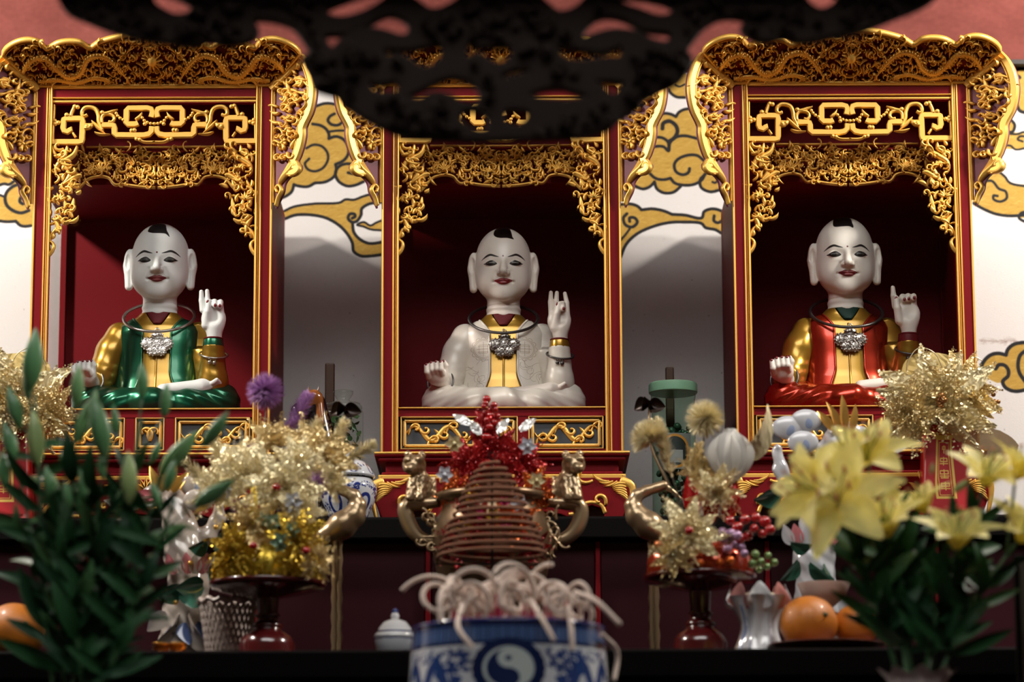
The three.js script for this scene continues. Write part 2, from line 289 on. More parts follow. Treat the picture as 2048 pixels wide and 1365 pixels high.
// ---------------------------------------------------------------- shrine cabinets
const SHRINE_X = [-0.738, -0.021, 0.7005];
const yOf = (py) => at(1003, py, 0).y - SHELF;                                    // heights on the middle shrine's front
const C = (px, py) => { const p = at(px, py, 0); return [p.x - SHRINE_X[2], p.y - SHELF]; };   // a survey of the third shrine's front, in its own metres
const HALF = 0.246, Y_BASE = yOf(911), Y_SILL = yOf(818), Y_CROWN = C(1700, 166)[1];
const Y_ROOF = at(581, 440, -0.45).y - SHELF, CASE_D = 0.42;
function fillCarving(poly, count, o) {
  const out = [], pts = []; let guard = 0;
  const xs = poly.map((p) => p[0]), ys = poly.map((p) => p[1]), bx = [Math.min(...xs), Math.max(...xs), Math.min(...ys), Math.max(...ys)];
  while (pts.length < count && guard++ < count * 60) {
    const p = [rnd(bx[0], bx[1]), rnd(bx[2], bx[3])];
    if (!inside(p, poly) || pts.some((q) => Math.hypot(q[0] - p[0], q[1] - p[1]) < o.gap)) continue;
    pts.push(p);
    const k = rnd();
    const a = rnd(0, 6.283), len = o.len * rnd(0.6, 1.3), b = (rnd() < 0.5 ? -1 : 1) * rnd(2.2, 5.2), z = rnd(0, o.z || 0);
    if (k < 0.72) out.push(curl(p[0], p[1], a, len, b, o.w * rnd(0.7, 1.25), o.h * rnd(0.7, 1.2), z, 10));
    else out.push(leaf2(p[0], p[1], a, len * 0.8, b * 0.3, o.w * 1.5, o.h, z));
    for (let i = 0; i < (o.beads || 0); i++) { const q = [p[0] + rnd(-1, 1) * o.len * 0.5, p[1] + rnd(-1, 1) * o.len * 0.5]; if (inside(q, poly)) out.push(bead(q[0], q[1], z + o.h * 0.7, o.w * rnd(0.28, 0.5), 0)); }
  }
  return out;
}
function moulding(pts, w, h, gap = 0) {   // a double gold fillet
  return [strip(pts, w, h), strip(pts, w * 0.45, h * 1.5)];
}
const poly2 = (...p) => p;
function dragon(pts, w, h, z) {   // a winding scaled body
  const s = smooth(pts, 46), out = [strip(s.map((p) => [p[0], p[1], z]), (t) => w * (0.5 + 0.7 * Math.sin(Math.PI * (0.15 + 0.8 * t))), h)];
  for (let i = 2; i < s.length - 2; i += 1) { const a = s[i - 1], b = s[i + 1], l = Math.hypot(b[0] - a[0], b[1] - a[1]) || 1, nx = -(b[1] - a[1]) / l, ny = (b[0] - a[0]) / l; for (const k of [-0.3, 0.3]) out.push(bead(s[i][0] + nx * w * k, s[i][1] + ny * w * k, z + h * 0.75, w * 0.2, 0)); }
  return out;
}
function makeShrine() {
  seed(21);
  const t = thing('shrine_cabinet', '', 'shrine');
  // ---- base: slab, hollow moulding, scrolled feet
  const y1 = yOf(911), y2 = yOf(921), y3 = yOf(950), y4 = yOf(966), bw = 0.2575, zf = 0.03;
  const bs = obj('base_slab', span(-bw, bw, y2, y1, -CASE_D - 0.01, zf, 0.004), M.lacquer, t);
  obj('gold_edge', strip([[-bw, (y1 + y2) / 2 + 0.003, zf - 0.002], [bw, (y1 + y2) / 2 + 0.003, zf - 0.002]], 0.006, 0.004), M.gold, bs);
  const bm = obj('base_moulding', [span(-bw + 0.008, bw - 0.008, y2 - 0.008, y2 - 0.0002, -CASE_D, zf - 0.004, 0.003), span(-bw + 0.022, bw - 0.022, y3, y2 - 0.008, -CASE_D, zf - 0.018, 0.002), span(-bw + 0.014, bw - 0.014, y3 - 0.006, y3, -CASE_D, zf - 0.008, 0.003)], M.lacquerDeep, t);
  obj('gold_band', span(-bw + 0.008, bw - 0.008, y4, y3 - 0.006, -CASE_D, zf - 0.004, 0.002), M.gold, bm);
  // apron with scrolled feet (one half drawn, mirrored)
  const ap = [[0, y4], [-bw + 0.012, y4], [-bw - 0.006, y4 - 0.008], [-bw - 0.008, y4 - 0.026], [-bw + 0.004, y4 - 0.045], [-bw + 0.022, 0.0], [-bw + 0.055, 0.0], [-bw + 0.05, 0.018], [-bw + 0.058, 0.032], [-bw + 0.078, 0.038], [-bw + 0.098, 0.03], [-bw + 0.108, 0.016], [-bw + 0.125, 0.014], [-bw + 0.14, 0.02], [-0.06, 0.028], [0, 0.022]];
  const full = [...ap, ...ap.slice(1, -1).reverse().map((p) => [-p[0], p[1]])];
  const apron = obj('apron', plate(full, 0.016, 0.002).translate(0, 0, zf - 0.016), M.lacquer, t);
  for (const s of [-1, 1]) obj('side_rail', span(s * (bw - 0.02) - 0.012, s * (bw - 0.02) + 0.012, 0.03, y4, -CASE_D, zf - 0.02), M.lacquerDeep, t);
  for (const s of [-1, 1]) obj('rear_foot', span(s * (bw - 0.02) - 0.014, s * (bw - 0.02) + 0.014, 0, 0.03, -CASE_D, -CASE_D + 0.04), M.lacquerDeep, t);
  {
    const g = [];
    g.push(strip(smooth([[-bw + 0.004, 0.012], [-bw - 0.004, y4 - 0.036], [-bw - 0.002, y4 - 0.014], [-bw + 0.02, y4 - 0.004]], 16), (u) => 0.016 * (0.4 + u), 0.005));
    for (let i = 0; i < 6; i++) g.push(leaf2(-bw + 0.004 + i * 0.001, y4 - 0.046 + i * 0.007, 1.2 - i * 0.16, 0.03, -1.1, 0.009, 0.006));
    for (let i = 0; i < 4; i++) g.push(leaf2(-bw + 0.026 + i * 0.008, y4 - 0.005, -0.9 + i * 0.3, 0.03, 0.9, 0.008, 0.006));
    g.push(strip(smooth([[-bw + 0.05, 0.02], [-bw + 0.058, 0.036], [-bw + 0.078, 0.0425], [-bw + 0.1, 0.035], [-bw + 0.11, 0.02], [-bw + 0.124, 0.018]], 24), 0.009, 0.005));
    g.push(curl(-bw + 0.05, 0.036, 1.9, 0.05, -4.6, 0.009, 0.006), curl(-bw + 0.11, 0.024, 0.8, 0.05, 4.4, 0.008, 0.006), curl(-bw + 0.075, y4 - 0.004, -0.6, 0.05, 3, 0.008, 0.006));
    for (const gg of fillCarving([[-bw + 0.1, y4 - 0.003], [0, y4 - 0.003], [0, 0.03], [-bw + 0.125, 0.03]], 12, { gap: 0.014, len: 0.036, w: 0.007, h: 0.006, z: 0.002 })) g.push(gg);
    for (let i = 0; i < 5; i++) g.push(leaf2(0, y4 - 0.02, 1.57 + (i - 2) * 0.5, 0.026, 0, 0.009, 0.006, 0.002));
    const a = merge(g).translate(0, 0, zf - 0.001);
    obj('gold_carving', [a, mirrorX(a)], M.gold, apron);
  }
  // ---- case: floor, roof, back, glazed sides
  const cf = Y_SILL - 0.004;
  obj('case_floor', span(-0.232, 0.232, cf - 0.014, cf, -CASE_D + 0.012, -0.0125), M.lacquerDeep, t);
  obj('case_roof', span(-0.242, 0.242, Y_ROOF - 0.014, Y_ROOF, -CASE_D, -0.085), M.lacquerDeep, t);
  obj('back_panel', span(-0.242, 0.242, Y_BASE, Y_ROOF - 0.014, -CASE_D, -CASE_D + 0.012), M.lacquerDeep, t);
  obj('front_glass', new THREE.PlaneGeometry(0.43, C(1700, 292)[1] - Y_SILL - 0.004).translate(0, (C(1700, 292)[1] + Y_SILL) / 2, -0.0135), M.glass, t);
  obj('hood_back', span(-0.242, 0.242, Y_ROOF, Y_CROWN - 0.012, -0.088, -0.081), M.lacquerDeep, t);
  obj('hood_top', span(-0.242, 0.242, Y_CROWN - 0.0118, Y_CROWN - 0.004, -0.088, -0.0125), M.lacquerDeep, t);
  for (const s of [-1, 1]) obj('hood_side', span(s * 0.238 - 0.004, s * 0.238 + 0.004, Y_ROOF - 0.013, Y_CROWN - 0.012, -0.0808, -0.0125), M.lacquerDeep, t);
  // ---- front frame
  const inner = HALF - 0.036;
  for (const s of [-1, 1]) {
    const p = obj('post', span(Math.min(s * HALF, s * inner), Math.max(s * HALF, s * inner), Y_BASE, Y_CROWN, -0.012, 0.006, 0.002), M.lacquer, t);
    const g = [];
    for (const [o, w, h] of [[0.0025, 0.005, 0.006], [0.0245, 0.004, 0.005], [0.029, 0.003, 0.003], [0.0335, 0.005, 0.006]]) g.push(strip([[s * (HALF - o), Y_BASE, 0.004], [s * (HALF - o), Y_CROWN, 0.004]], w, h));
    obj('gold_fillet', g, M.gold, p);
  }
  const yr0 = C(1700, 193)[1], yr1 = C(1700, 176)[1], yr2 = C(1700, 204)[1];
  const tr = obj('top_rail', span(-inner, inner, yr2, Y_CROWN, -0.012, 0.004), M.lacquer, t);
  obj('gold_fillet', [strip([[-inner, yr1 + 0.002, 0.003], [inner, yr1 + 0.002, 0.003]], 0.004, 0.006), strip([[-inner, yr0 - 0.001, 0.003], [inner, yr0 - 0.001, 0.003]], 0.004, 0.007), strip([[-inner, yr0 - 0.008, 0.003], [inner, yr0 - 0.008, 0.003]], 0.006, 0.003), strip([[-HALF, Y_CROWN - 0.004, 0.004], [HALF, Y_CROWN - 0.004, 0.004]], 0.009, 0.008)], M.gold, tr);
  const ys1 = yOf(836), ys2 = yOf(902);
  const sr = obj('sill_rail', span(-inner, inner, ys1, Y_SILL, -0.012, 0.004), M.lacquer, t);
  obj('gold_fillet', [strip([[-inner, Y_SILL - 0.0015, 0.003], [inner, Y_SILL - 0.0015, 0.003]], 0.004, 0.006)], M.gold, sr);
  obj('bottom_rail', span(-inner, inner, Y_BASE, ys2, -0.012, 0.003), M.lacquer, t);
  for (const [x0, x1] of [[-0.048, -0.0275], [0.0325, 0.053]]) obj('stile', span(x0, x1, ys2, ys1, -0.012, 0.003), M.lacquer, t);
  // ---- three lower panels
  for (const [x0, x1] of [[-inner, -0.0445], [-0.031, 0.036], [0.0495, inner]]) {
    const p = obj('lower_panel', span(x0 + 0.004, x1 - 0.004, ys2, ys1, -0.012, -0.006), M.slate, t);
    const fr = [[x0 + 0.005, ys2 + 0.001], [x1 - 0.005, ys2 + 0.001], [x1 - 0.005, ys1 - 0.001], [x0 + 0.005, ys1 - 0.001]], g = [];
    for (const [i, w, h] of [[0, 0.004, 0.012], [0.0075, 0.0075, 0.009]]) {
      const q = [[fr[0][0] + i, fr[0][1] + i], [fr[1][0] - i, fr[1][1] + i], [fr[2][0] - i, fr[2][1] - i], [fr[3][0] + i, fr[3][1] - i]];
      for (let k = 0; k < 4; k++) g.push(strip([[...q[k], -0.007], [...q[(k + 1) % 4], -0.007]], w, h));
    }
    obj('gold_frame', g, M.goldBright, p);
    const w = x1 - x0 - 0.03, xm = (x0 + x1) / 2, ym = (ys1 + ys2) / 2, h = (ys1 - ys2) / 2 - 0.013, c = [];
    if (w > 0.08) {
      const wave = []; for (let i = 0; i <= 30; i++) wave.push([xm - w / 2 + w * i / 30, ym + Math.sin(i / 30 * 12.2 + (x0 > 0 ? 3 : 0)) * h * 0.7]);
      c.push(strip(wave, (u) => 0.0085 * (0.35 + Math.sin(Math.PI * u)), 0.006));
      for (let i = 0; i < 7; i++) { const u = (i + 0.5) / 7, y = ym + Math.sin(u * 12.2 + (x0 > 0 ? 3 : 0)) * h * 0.7; c.push(curl(xm - w / 2 + w * u, y, (i % 2 ? -1 : 1) * 1.2, 0.034, (i % 2 ? 1 : -1) * 4.4, 0.007, 0.006), leaf2(xm - w / 2 + w * u, y, (i % 2 ? 1 : -1) * 2.1, 0.016, 0.4, 0.006, 0.005)); }
    } else for (const s of [-1, 1]) c.push(curl(xm, ym - h * 0.6, 1.57 - s * 0.6, 0.05, s * 3.8, 0.008, 0.006), leaf2(xm, ym, 1.57 - s * 0.9, 0.022, 0, 0.007, 0.005));
    obj('gold_carving', merge(c).translate(0, 0, -0.0065), M.gold, p);
  }
  // ---- fretwork under the top rail
  const F = (list) => list.map(([x, y]) => C(1470 + x / 8.028, 190 + y / 8.028));
  {
    const g = [], S = (l, w, h = 0.008, o = { flat: true }, n) => g.push(strip(n ? smooth(F(l), n) : F(l), w, h, o));
    const W = 0.0125;
    S([[160, 90], [160, 1380]], 0.0165, 0.007);
    S([[225, 130], [225, 730]], 0.005, 0.0095, {});
    S([[160, 726], [640, 726], [685, 716], [692, 680], [692, 400], [680, 362], [640, 350], [420, 350], [388, 365], [382, 400], [382, 500], [400, 545], [450, 560], [495, 530], [480, 500]], W);
    S([[760, 285], [710, 310], [675, 280], [680, 215], [730, 170], [810, 165], [890, 200], [935, 290], [945, 390], [985, 470], [1010, 540]], (u) => 0.0095 * (0.75 + 0.3 * Math.sin(3 * u)), 0.009, {}, 40);
    S([[835, 385], [930, 480], [1060, 590]], (u) => 0.009 * Math.sin(Math.PI * (0.1 + 0.85 * u)), 0.010, {}, 12);
    S([[890, 570], [980, 600], [1140, 605]], (u) => 0.007 * Math.sin(Math.PI * (0.1 + 0.85 * u)), 0.010, {}, 12);
    S([[730, 455], [860, 455]], 0.008); S([[720, 510], [790, 500], [850, 440]], 0.009, 0.010, {});
    S([[1000, 455], [1150, 455], [1195, 465], [1205, 500], [1210, 590], [1240, 615], [1680, 618], [1760, 600], [1800, 560], [1808, 480]], W);
    S([[1580, 420], [1540, 440], [1420, 440], [1390, 415], [1388, 215], [1410, 185], [1720, 180], [1785, 200], [1808, 250], [1790, 330]], W);
    S([[975, 265], [1080, 262], [1160, 235], [1245, 205]], (u) => 0.009 * Math.sin(Math.PI * (0.15 + 0.8 * u)), 0.010, {}, 12);
    S([[1000, 430], [990, 350], [1020, 290], [1090, 275], [1170, 300], [1195, 350], [1160, 405], [1105, 400]], 0.008, 0.009, {}, 30);
    S([[1530, 365], [1590, 330], [1640, 255]], (u) => 0.009 * Math.sin(Math.PI * (0.15 + 0.8 * u)), 0.010, {}, 10);
    S([[490, 320], [510, 250], [545, 165]], 0.0085, 0.010, {}, 10); S([[540, 580], [590, 650]], 0.006, 0.009, {});
    S([[1540, 665], [1620, 690], [1690, 722], [1870, 725]], 0.0065, 0.009, {}, 12);
    const B = (l, r) => F(l).forEach((p) => g.push(bead(p[0], p[1], 0.006, r)));
    B([[555, 160], [430, 295], [600, 170]], 0.005); B([[240, 390], [250, 440], [300, 420]], 0.005); B([[1000, 255], [760, 480], [820, 470], [1485, 545], [1530, 540]], 0.0048);
    B([[1225, 270], [1250, 310], [1290, 345], [1340, 372]], 0.0036); B([[1645, 340], [1680, 385], [1730, 415], [1785, 432], [1847, 436]], 0.0036); B([[1690, 440], [1620, 690], [1570, 680]], 0.0042);
    const a = merge(g).translate(0, 0, -0.006);
    obj('fretwork', [a, mirrorX(a)], M.gold, t);
  }
  // ---- recessed valance with carved dragons and a scalloped edge
  const zv = -0.07;
  {
    const edge = smooth(F([[560, 1420], [640, 1330], [690, 1270], [760, 1205], [880, 1168], [1000, 1165], [1100, 1195], [1150, 1260], [1200, 1300], [1300, 1285], [1450, 1312], [1650, 1335], [1850, 1342]]), 40);
    const bar = span(-inner - 0.012, inner + 0.012, F([[1847, 735]])[0][1], F([[1847, 660]])[0][1], zv, zv + 0.008, 0.002);
    const v = obj('valance', bar, M.lacquer, t);
    const gs = fillCarving([...edge.map((p) => [p[0], p[1] + 0.004]), ...F([[1850, 760], [640, 760], [560, 1000], [520, 1250]])], 150, { gap: 0.0055, len: 0.026, w: 0.0048, h: 0.006, z: 0.006, beads: 1 });
    for (let i = 0; i < 7; i++) gs.push(leaf2(...F([[940, 1100]])[0], 1.57 + (i - 3) * 0.35, 0.02, 0, 0.005, 0.006, 0.006));
    const a = merge(gs).translate(0, 0, zv + 0.006);
    obj('gilt_carving', [a, mirrorX(a)], M.gold, v);
    const b = merge([strip(edge, 0.007, 0.008), strip(F([[700, 690], [1850, 690]]), 0.006, 0.006)]).translate(0, 0, zv + 0.006);
    obj('gold_edge', [b, mirrorX(b)], M.gold, v);
  }
  // ---- hanging leaf brackets inside the posts
  {
    const outline = [[1501, 288], [1553, 290], [1548, 312], [1530, 335], [1548, 345], [1558, 356], [1557, 386], [1546, 400], [1543, 440], [1526, 448], [1518, 466], [1506, 484], [1502, 440], [1502, 330]].map((p) => C(...p));
    const A = (list, w, h = 0.009, n = 14) => strip(smooth(list.map((p) => C(1470 + p[0] / 7.185, 340 + p[1] / 7.185)), n), w, h);
    const Q = (list, w, h = 0.009, n = 14) => strip(smooth(F(list), n), w, h);
    const taper = (w) => (u) => w * Math.sin(Math.PI * (0.12 + 0.84 * u));
    for (const s of [-1, 1]) {
      const g = fillCarving(outline, 52, { gap: 0.0065, len: 0.026, w: 0.0062, h: 0.008, z: 0.004 });
      g.push(Q([[620, 800], [570, 930], [450, 1010], [320, 1100], [290, 1220], [330, 1300]], taper(0.013), 0.011), Q([[460, 800], [440, 900], [300, 960], [250, 960]], taper(0.012), 0.010), Q([[400, 1180], [430, 1120], [520, 1220]], taper(0.012), 0.010));
      g.push(A([[640, 60], [580, 60], [480, 120], [350, 210]], taper(0.013), 0.011), A([[470, 20], [460, 80], [360, 200]], taper(0.013), 0.011), A([[540, 390], [520, 520], [480, 660]], taper(0.010)), A([[520, 690], [440, 730], [350, 700], [260, 640]], taper(0.011)), A([[350, 900], [320, 760], [240, 660]], taper(0.012)), A([[210, 1000], [260, 880], [330, 800]], taper(0.010)));
      for (let k = 0; k < 6; k++) { const c = C(1470 + 340 / 7.185, 340 + 420 / 7.185); g.push(leaf2(c[0], c[1], 1.57 + (k - 2.5) * 0.5, 0.017, 0.2, 0.008, 0.009, 0.003)); }
      g.push(A([[170, 500], [180, 600], [130, 720]], taper(0.016)), A([[195, 1060], [160, 1050], [165, 1010], [230, 1010], [275, 1060], [250, 1150], [150, 1255]], (u) => 0.009 * (0.6 + u * 0.5), 0.009, 24));
      g.push(strip([C(1493, 400), C(1492, 516)], 0.005, 0.006));
      const a = merge(g).translate(0, 0, -0.004);
      obj('hanging_bracket', s < 0 ? a : mirrorX(a), M.gold, t);
    }
  }
  // ---- flaring crown
  {
    const Z5 = (l) => l.map(([x, y]) => { const p = C(1340 + x / 2.8927, y / 2.8927); return [p[0], Math.max(0, p[1] - Y_CROWN)]; });
    let top = Z5([[180, 300], [205, 268], [260, 235], [330, 219], [395, 232], [425, 262], [440, 268], [500, 238], [560, 227], [630, 233], [680, 262], [740, 232], [830, 205], [930, 185], [1041, 176]]);
    top = top.map((p) => [Math.min(p[0], 0), p[1]]);
    const ky = 1.6, map = (x, a, n) => { const dy = a / 1.443; return [x, Y_CROWN + dy - n * 0.848, dy * ky + n * 0.53]; };
    const sm = smooth(top, 60).map((p) => [Math.min(p[0], 0), p[1]]);
    const half = [[0, 0], [-HALF, 0], ...sm, [0, top[top.length - 1][1]]];
    const left = half.map((p) => p), rightPts = half.slice().map((p) => [-p[0], p[1]]);
    const grid = (poly) => { const g = plate(poly, 0.006).translate(0, 0, -0.006); return warp(g, map); };
    const crown = obj('crown', [grid(left), grid(rightPts.reverse())], M.lacquer, t);
    seed(5);
    const inset = [[0, 0.006], [-HALF + 0.004, 0.006], ...sm.map((p) => [p[0] * 0.985 + 0.004, p[1] - 0.009])];
    let gs = fillCarving(inset, 250, { gap: 0.0052, len: 0.022, w: 0.0042, h: 0.006, z: 0.004, beads: 1 });
    gs = gs.concat(dragon([[-0.27, 0.03], [-0.25, 0.055], [-0.22, 0.062], [-0.2, 0.04], [-0.175, 0.02], [-0.15, 0.03], [-0.13, 0.06], [-0.1, 0.065], [-0.075, 0.045], [-0.06, 0.025]], 0.012, 0.007, 0.004));
    gs = gs.concat(dragon([[-0.24, 0.012], [-0.2, 0.016], [-0.16, 0.01], [-0.12, 0.02], [-0.09, 0.014]], 0.009, 0.006, 0.005));
    for (let x = -0.235; x < -0.01; x += 0.045) for (let k = 0; k < 5; k++) gs.push(bead(x + k * 0.0052, 0.0055, 0.006, 0.0027));
    const a = warp(merge(gs), map);
    obj('gilt_carving', [a, mirrorX(a)], M.gold, crown);
    const motif = [bead(0, 0.055, 0.006, 0.011, 2), strip(smooth([[-0.02, 0.03], [-0.012, 0.018], [0, 0.014], [0.012, 0.018], [0.02, 0.03]], 16), 0.007, 0.009)];
    for (let k = 0; k < 12; k++) motif.push(leaf2(0, 0.055, k * 0.5236, 0.022, 0.3, 0.006, 0.008, 0.004));
    obj('sun_motif', warp(merge(motif), map), M.gold, crown);
    const mld = warp(merge([strip([[-HALF, 0.002], ...sm].map((p) => [p[0], p[1] - 0.001]), 0.0095, 0.009), strip(sm.map((p) => [p[0] * 0.99, p[1] - 0.0075]), 0.003, 0.006), strip([[-HALF + 0.002, 0.0015], [0, 0.0015]], 0.006, 0.006)]), map);
    obj('gold_moulding', [mld, mirrorX(mld)], M.gold, crown);
    // ---- side wings
    const kx = 0.84;
    for (const s of [-1, 1]) {
      const W = (l) => l.map(([x, y]) => { const p = C(1360 + x / 4.267, 100 + y / 4.267); const o = Math.max(0, -HALF - p[0]) * 0.98; return [o, p[1]]; });   // o: how far out from the post
      const wm = (o, y, n) => [s * (HALF + o - n * 0.643), y - 0.277 * o * kx, o * kx + n * 0.766];
      const outer = smooth(W([[140, 55], [90, 120], [50, 220], [35, 320], [42, 420], [70, 530], [132, 655], [135, 720], [150, 800], [185, 900], [205, 945], [178, 985], [190, 1030], [255, 1060], [300, 1095], [330, 1140], [345, 1210], [385, 1290], [415, 1350]]), 60);
      const poly = [...outer, [0, C(1463, 172)[1]]];
      const wing = obj('side_wing', warp(plate(s > 0 ? poly : poly.slice().reverse(), 0.006).translate(0, 0, -0.006), wm), M.plum, t);
      const e = outer.slice(0, 44), g = [];
      g.push(strip(e.map((p) => [p[0] - 0.0065, p[1]]), 0.014, 0.008, { flat: true }), strip(e.map((p) => [p[0] - 0.0155, p[1] - 0.003]), 0.004, 0.007));
      g.push(strip([[0, C(1463, 172)[1] - 0.005, 0.004], [outer[0][0] - 0.004, outer[0][1] - 0.007, 0.004]], 0.016, 0.009, { flat: true }), strip([[0.003, C(1463, 172)[1]], [0.003, C(1463, 405)[1]]], 0.006, 0.006));
      for (let k = 0; k < 6; k++) g.push(strip(smooth(W([[200 + k * 14, 900 + k * 6], [230 + k * 14, 960 + k * 12], [300 + k * 12, 1060 + k * 12], [385, 1150 + k * 4]]), 12), (u) => 0.010 * Math.sin(Math.PI * (0.03 + 0.9 * u)), (u) => 0.002 + 0.008 * Math.sin(Math.PI * u)));
      g.push(strip(smooth(W([[405, 1330], [385, 1260], [352, 1190], [375, 1150], [400, 1180], [385, 1215]]), 24), 0.007, 0.008), strip(smooth(W([[300, 1060], [230, 1055], [190, 1020], [200, 975], [235, 985], [235, 1015]]), 24), 0.010, 0.009));
      obj('gold_moulding', warp(merge(g), wm), M.gold, wing);
      seed(31);
      const zone = W([[135, 130], [110, 250], [105, 420], [180, 600], [215, 700], [260, 880], [330, 940], [375, 960], [385, 330], [250, 210], [175, 120]]);
      const cg = fillCarving(zone, 64, { gap: 0.0072, len: 0.032, w: 0.0062, h: 0.008, z: 0.004 });
      obj('gilt_carving', warp(merge(cg), wm), M.gold, wing);
    }
  }
  return t;
}
function addSides(t, i) {   // the outer sides are glazed down to the sill, the middle shrine only in the upper half; boards placed to keep the wall gaps dark
  const cf = Y_SILL - 0.004, top = Y_ROOF - 0.014;
  for (const s of [-1, 1]) {
    const split = i === 1 ? cf + (top - cf) * 0.52 : (i === 0) === (s < 0) ? cf : top;
    obj('side_board', span(s * 0.237 - 0.005, s * 0.237 + 0.005, Y_BASE, split, -CASE_D + 0.012, -0.0125), M.lacquer, t);
    if (split >= top) continue;
    obj('side_stile', span(s * 0.236 - 0.006, s * 0.236 + 0.006, split, top, -CASE_D + 0.012, -CASE_D + 0.034), M.lacquer, t);
    obj('side_glass', new THREE.PlaneGeometry(CASE_D - 0.046, top - split).rotateY(Math.PI / 2).translate(s * 0.237, (top + split) / 2, (-CASE_D + 0.034 - 0.0125) / 2), M.sideGlass, t);
  }
}
M.sideGlass = phys(lin(0.9, 0.88, 0.88), 0.03, 0, { transmission: 1, thickness: 0, ior: 1.5 });
const shrines = [];
{
  const first = makeShrine();
  SHRINE_X.forEach((x, i) => {
    const s = i ? first.clone() : first;
    if (i) { s.name = numbered('shrine_cabinet'); scene.add(s); s.userData = { ...first.userData }; }
    s.position.set(x, SHELF + 0.0027, 0);
    s.userData.label = ['carved red and gilt shrine cabinet housing the statue in the green vest', 'carved red and gilt shrine cabinet housing the statue robed all in white', 'carved red and gilt shrine cabinet housing the statue in the red vest'][i];
    s.userData.group = 'gilded shrine cabinets on the upper altar step';
    addSides(s, i);
    shrines.push(s);
  });
}

// ---------------------------------------------------------------- carved canopy hanging in front of the altar
{
  const zc = 1.75, P = (l) => l.map(([x, y]) => { const p = at(x, y, zc); return [p.x, p.y]; });
  const left = [[105, -40], [122, 0], [136, 22], [181, 43], [249, 68], [325, 82], [393, 89], [415, 82], [445, 87], [474, 86], [506, 77], [514, 62], [501, 45], [515, 38], [551, 41], [587, 54], [610, 82], [622, 108], [608, 122], [620, 148], [632, 176], [655, 185], [677, 192], [684, 205], [700, 216], [731, 236], [768, 255], [804, 270], [880, 277], [950, 280], [1020, 278], [1090, 276], [1160, 272]];
  const right = [[1216, 256], [1234, 240], [1271, 216], [1290, 196], [1311, 185], [1356, 162], [1372, 140], [1380, 120], [1370, 104], [1383, 81], [1406, 54], [1437, 37], [1478, 36], [1496, 43], [1485, 59], [1501, 74], [1528, 82], [1564, 75], [1600, 83], [1654, 74], [1722, 60], [1789, 34], [1839, 14], [1866, -4], [1890, -40]];
  const holes = [
    [[312, -8], [375, 10], [376, 24], [352, 31], [330, 22], [315, 10]], [[660, 22], [695, 5], [740, -8], [770, -6], [740, 18], [715, 29], [682, 34]],
    [[666, 72], [700, 68], [731, 56], [768, 38], [798, 50], [802, 68], [790, 75], [760, 66], [731, 64], [705, 74], [688, 88], [680, 96]], [[826, -10], [918, -10], [900, 8], [867, 20], [848, 10]],
    [[1081, -10], [1165, -10], [1150, 14], [1120, 24], [1100, 10]], [[1239, 4], [1270, 0], [1334, 16], [1332, 28], [1312, 33], [1280, 22], [1255, 14]], [[1180, 70], [1196, 48], [1220, 40], [1250, 46], [1280, 62], [1322, 68], [1316, 84], [1290, 80], [1270, 70], [1235, 64], [1200, 72], [1184, 78]], [[1612, -8], [1670, -6], [1664, 10], [1642, 20], [1622, 10]],
    [[775, 104], [820, 102], [876, 94], [878, 108], [872, 124], [845, 136], [810, 116], [780, 116]], [[936, 104], [948, 86], [958, 96], [990, 94], [1016, 96], [1018, 112], [1000, 128], [978, 124], [960, 112], [940, 118]],
    [[1125, 98], [1160, 100], [1200, 106], [1232, 96], [1234, 116], [1200, 120], [1150, 124], [1128, 112]], [[738, 164], [758, 170], [790, 166], [796, 184], [770, 188], [748, 184]], [[826, 196], [850, 182], [880, 166], [905, 160], [940, 172], [950, 190], [944, 208], [915, 206], [900, 194], [870, 190], [850, 202]],
    [[1002, 156], [1020, 144], [1050, 140], [1058, 150], [1030, 156], [1010, 162]], [[1062, 194], [1080, 184], [1120, 178], [1140, 184], [1170, 196], [1140, 204], [1100, 202]], [[1190, 168], [1215, 164], [1248, 170], [1240, 180], [1225, 192], [1205, 178]],
    [[922, 236], [936, 224], [958, 226], [974, 240], [972, 260], [952, 262], [934, 252]], [[1010, 226], [1034, 222], [1056, 228], [1050, 244], [1030, 254], [1014, 246]],
  ].map((h, i) => { const q = P(h), cx = q.reduce((s, p) => s + p[0], 0) / q.length, cy = q.reduce((s, p) => s + p[1], 0) / q.length, k = i < 8 ? 1.28 : 1.22; return smooth(q.map((p) => [cx + (p[0] - cx) * k, cy + (p[1] - cy) * k]), h.length * 3, true).slice(0, -1); });
  const outline = smooth(P([...left, ...right]), 220);
  const c = thing('carved_canopy', 'dark pierced wood carving hanging across the top in front of the shrines', 'wood carving');
  obj('pierced_board', plate(outline, 0.018, 0.004, holes).translate(0, 0, zc - 0.009), M.carvedWood, c);
  seed(77);
  const gs = [], clear = (p) => inside(p, outline) && !holes.some((h) => inside(p, h) || h.some((q) => Math.hypot(q[0] - p[0], q[1] - p[1]) < 0.016));
  let n = 0, guard = 0;
  while (n < 330 && guard++ < 9000) {
    const q = at(rnd(110, 1880), rnd(-20, 280), zc), p = [q.x, q.y];
    if (!clear(p) || outline.some((o) => Math.hypot(o[0] - p[0], o[1] - p[1]) < 0.007)) continue;
    n++; gs.push(curl(p[0], p[1], rnd(0, 6.3), rnd(0.015, 0.03), (rnd() < 0.5 ? -1 : 1) * rnd(2, 5), rnd(0.006, 0.011), rnd(0.006, 0.012), 0, 10));
  }
  obj('relief_scrolls', merge(gs).translate(0, 0, zc + 0.012), M.carvedWood, c).userData.kind = 'stuff';
  // it hangs from a beam above the view
  const beam = at(1000, -40, zc).y;
  obj('hanging_beam', span(-4.69, 4.69, beam - 0.002, beam + 0.16, zc - 0.06, zc + 0.06, 0.006), M.carvedWood, c);
}

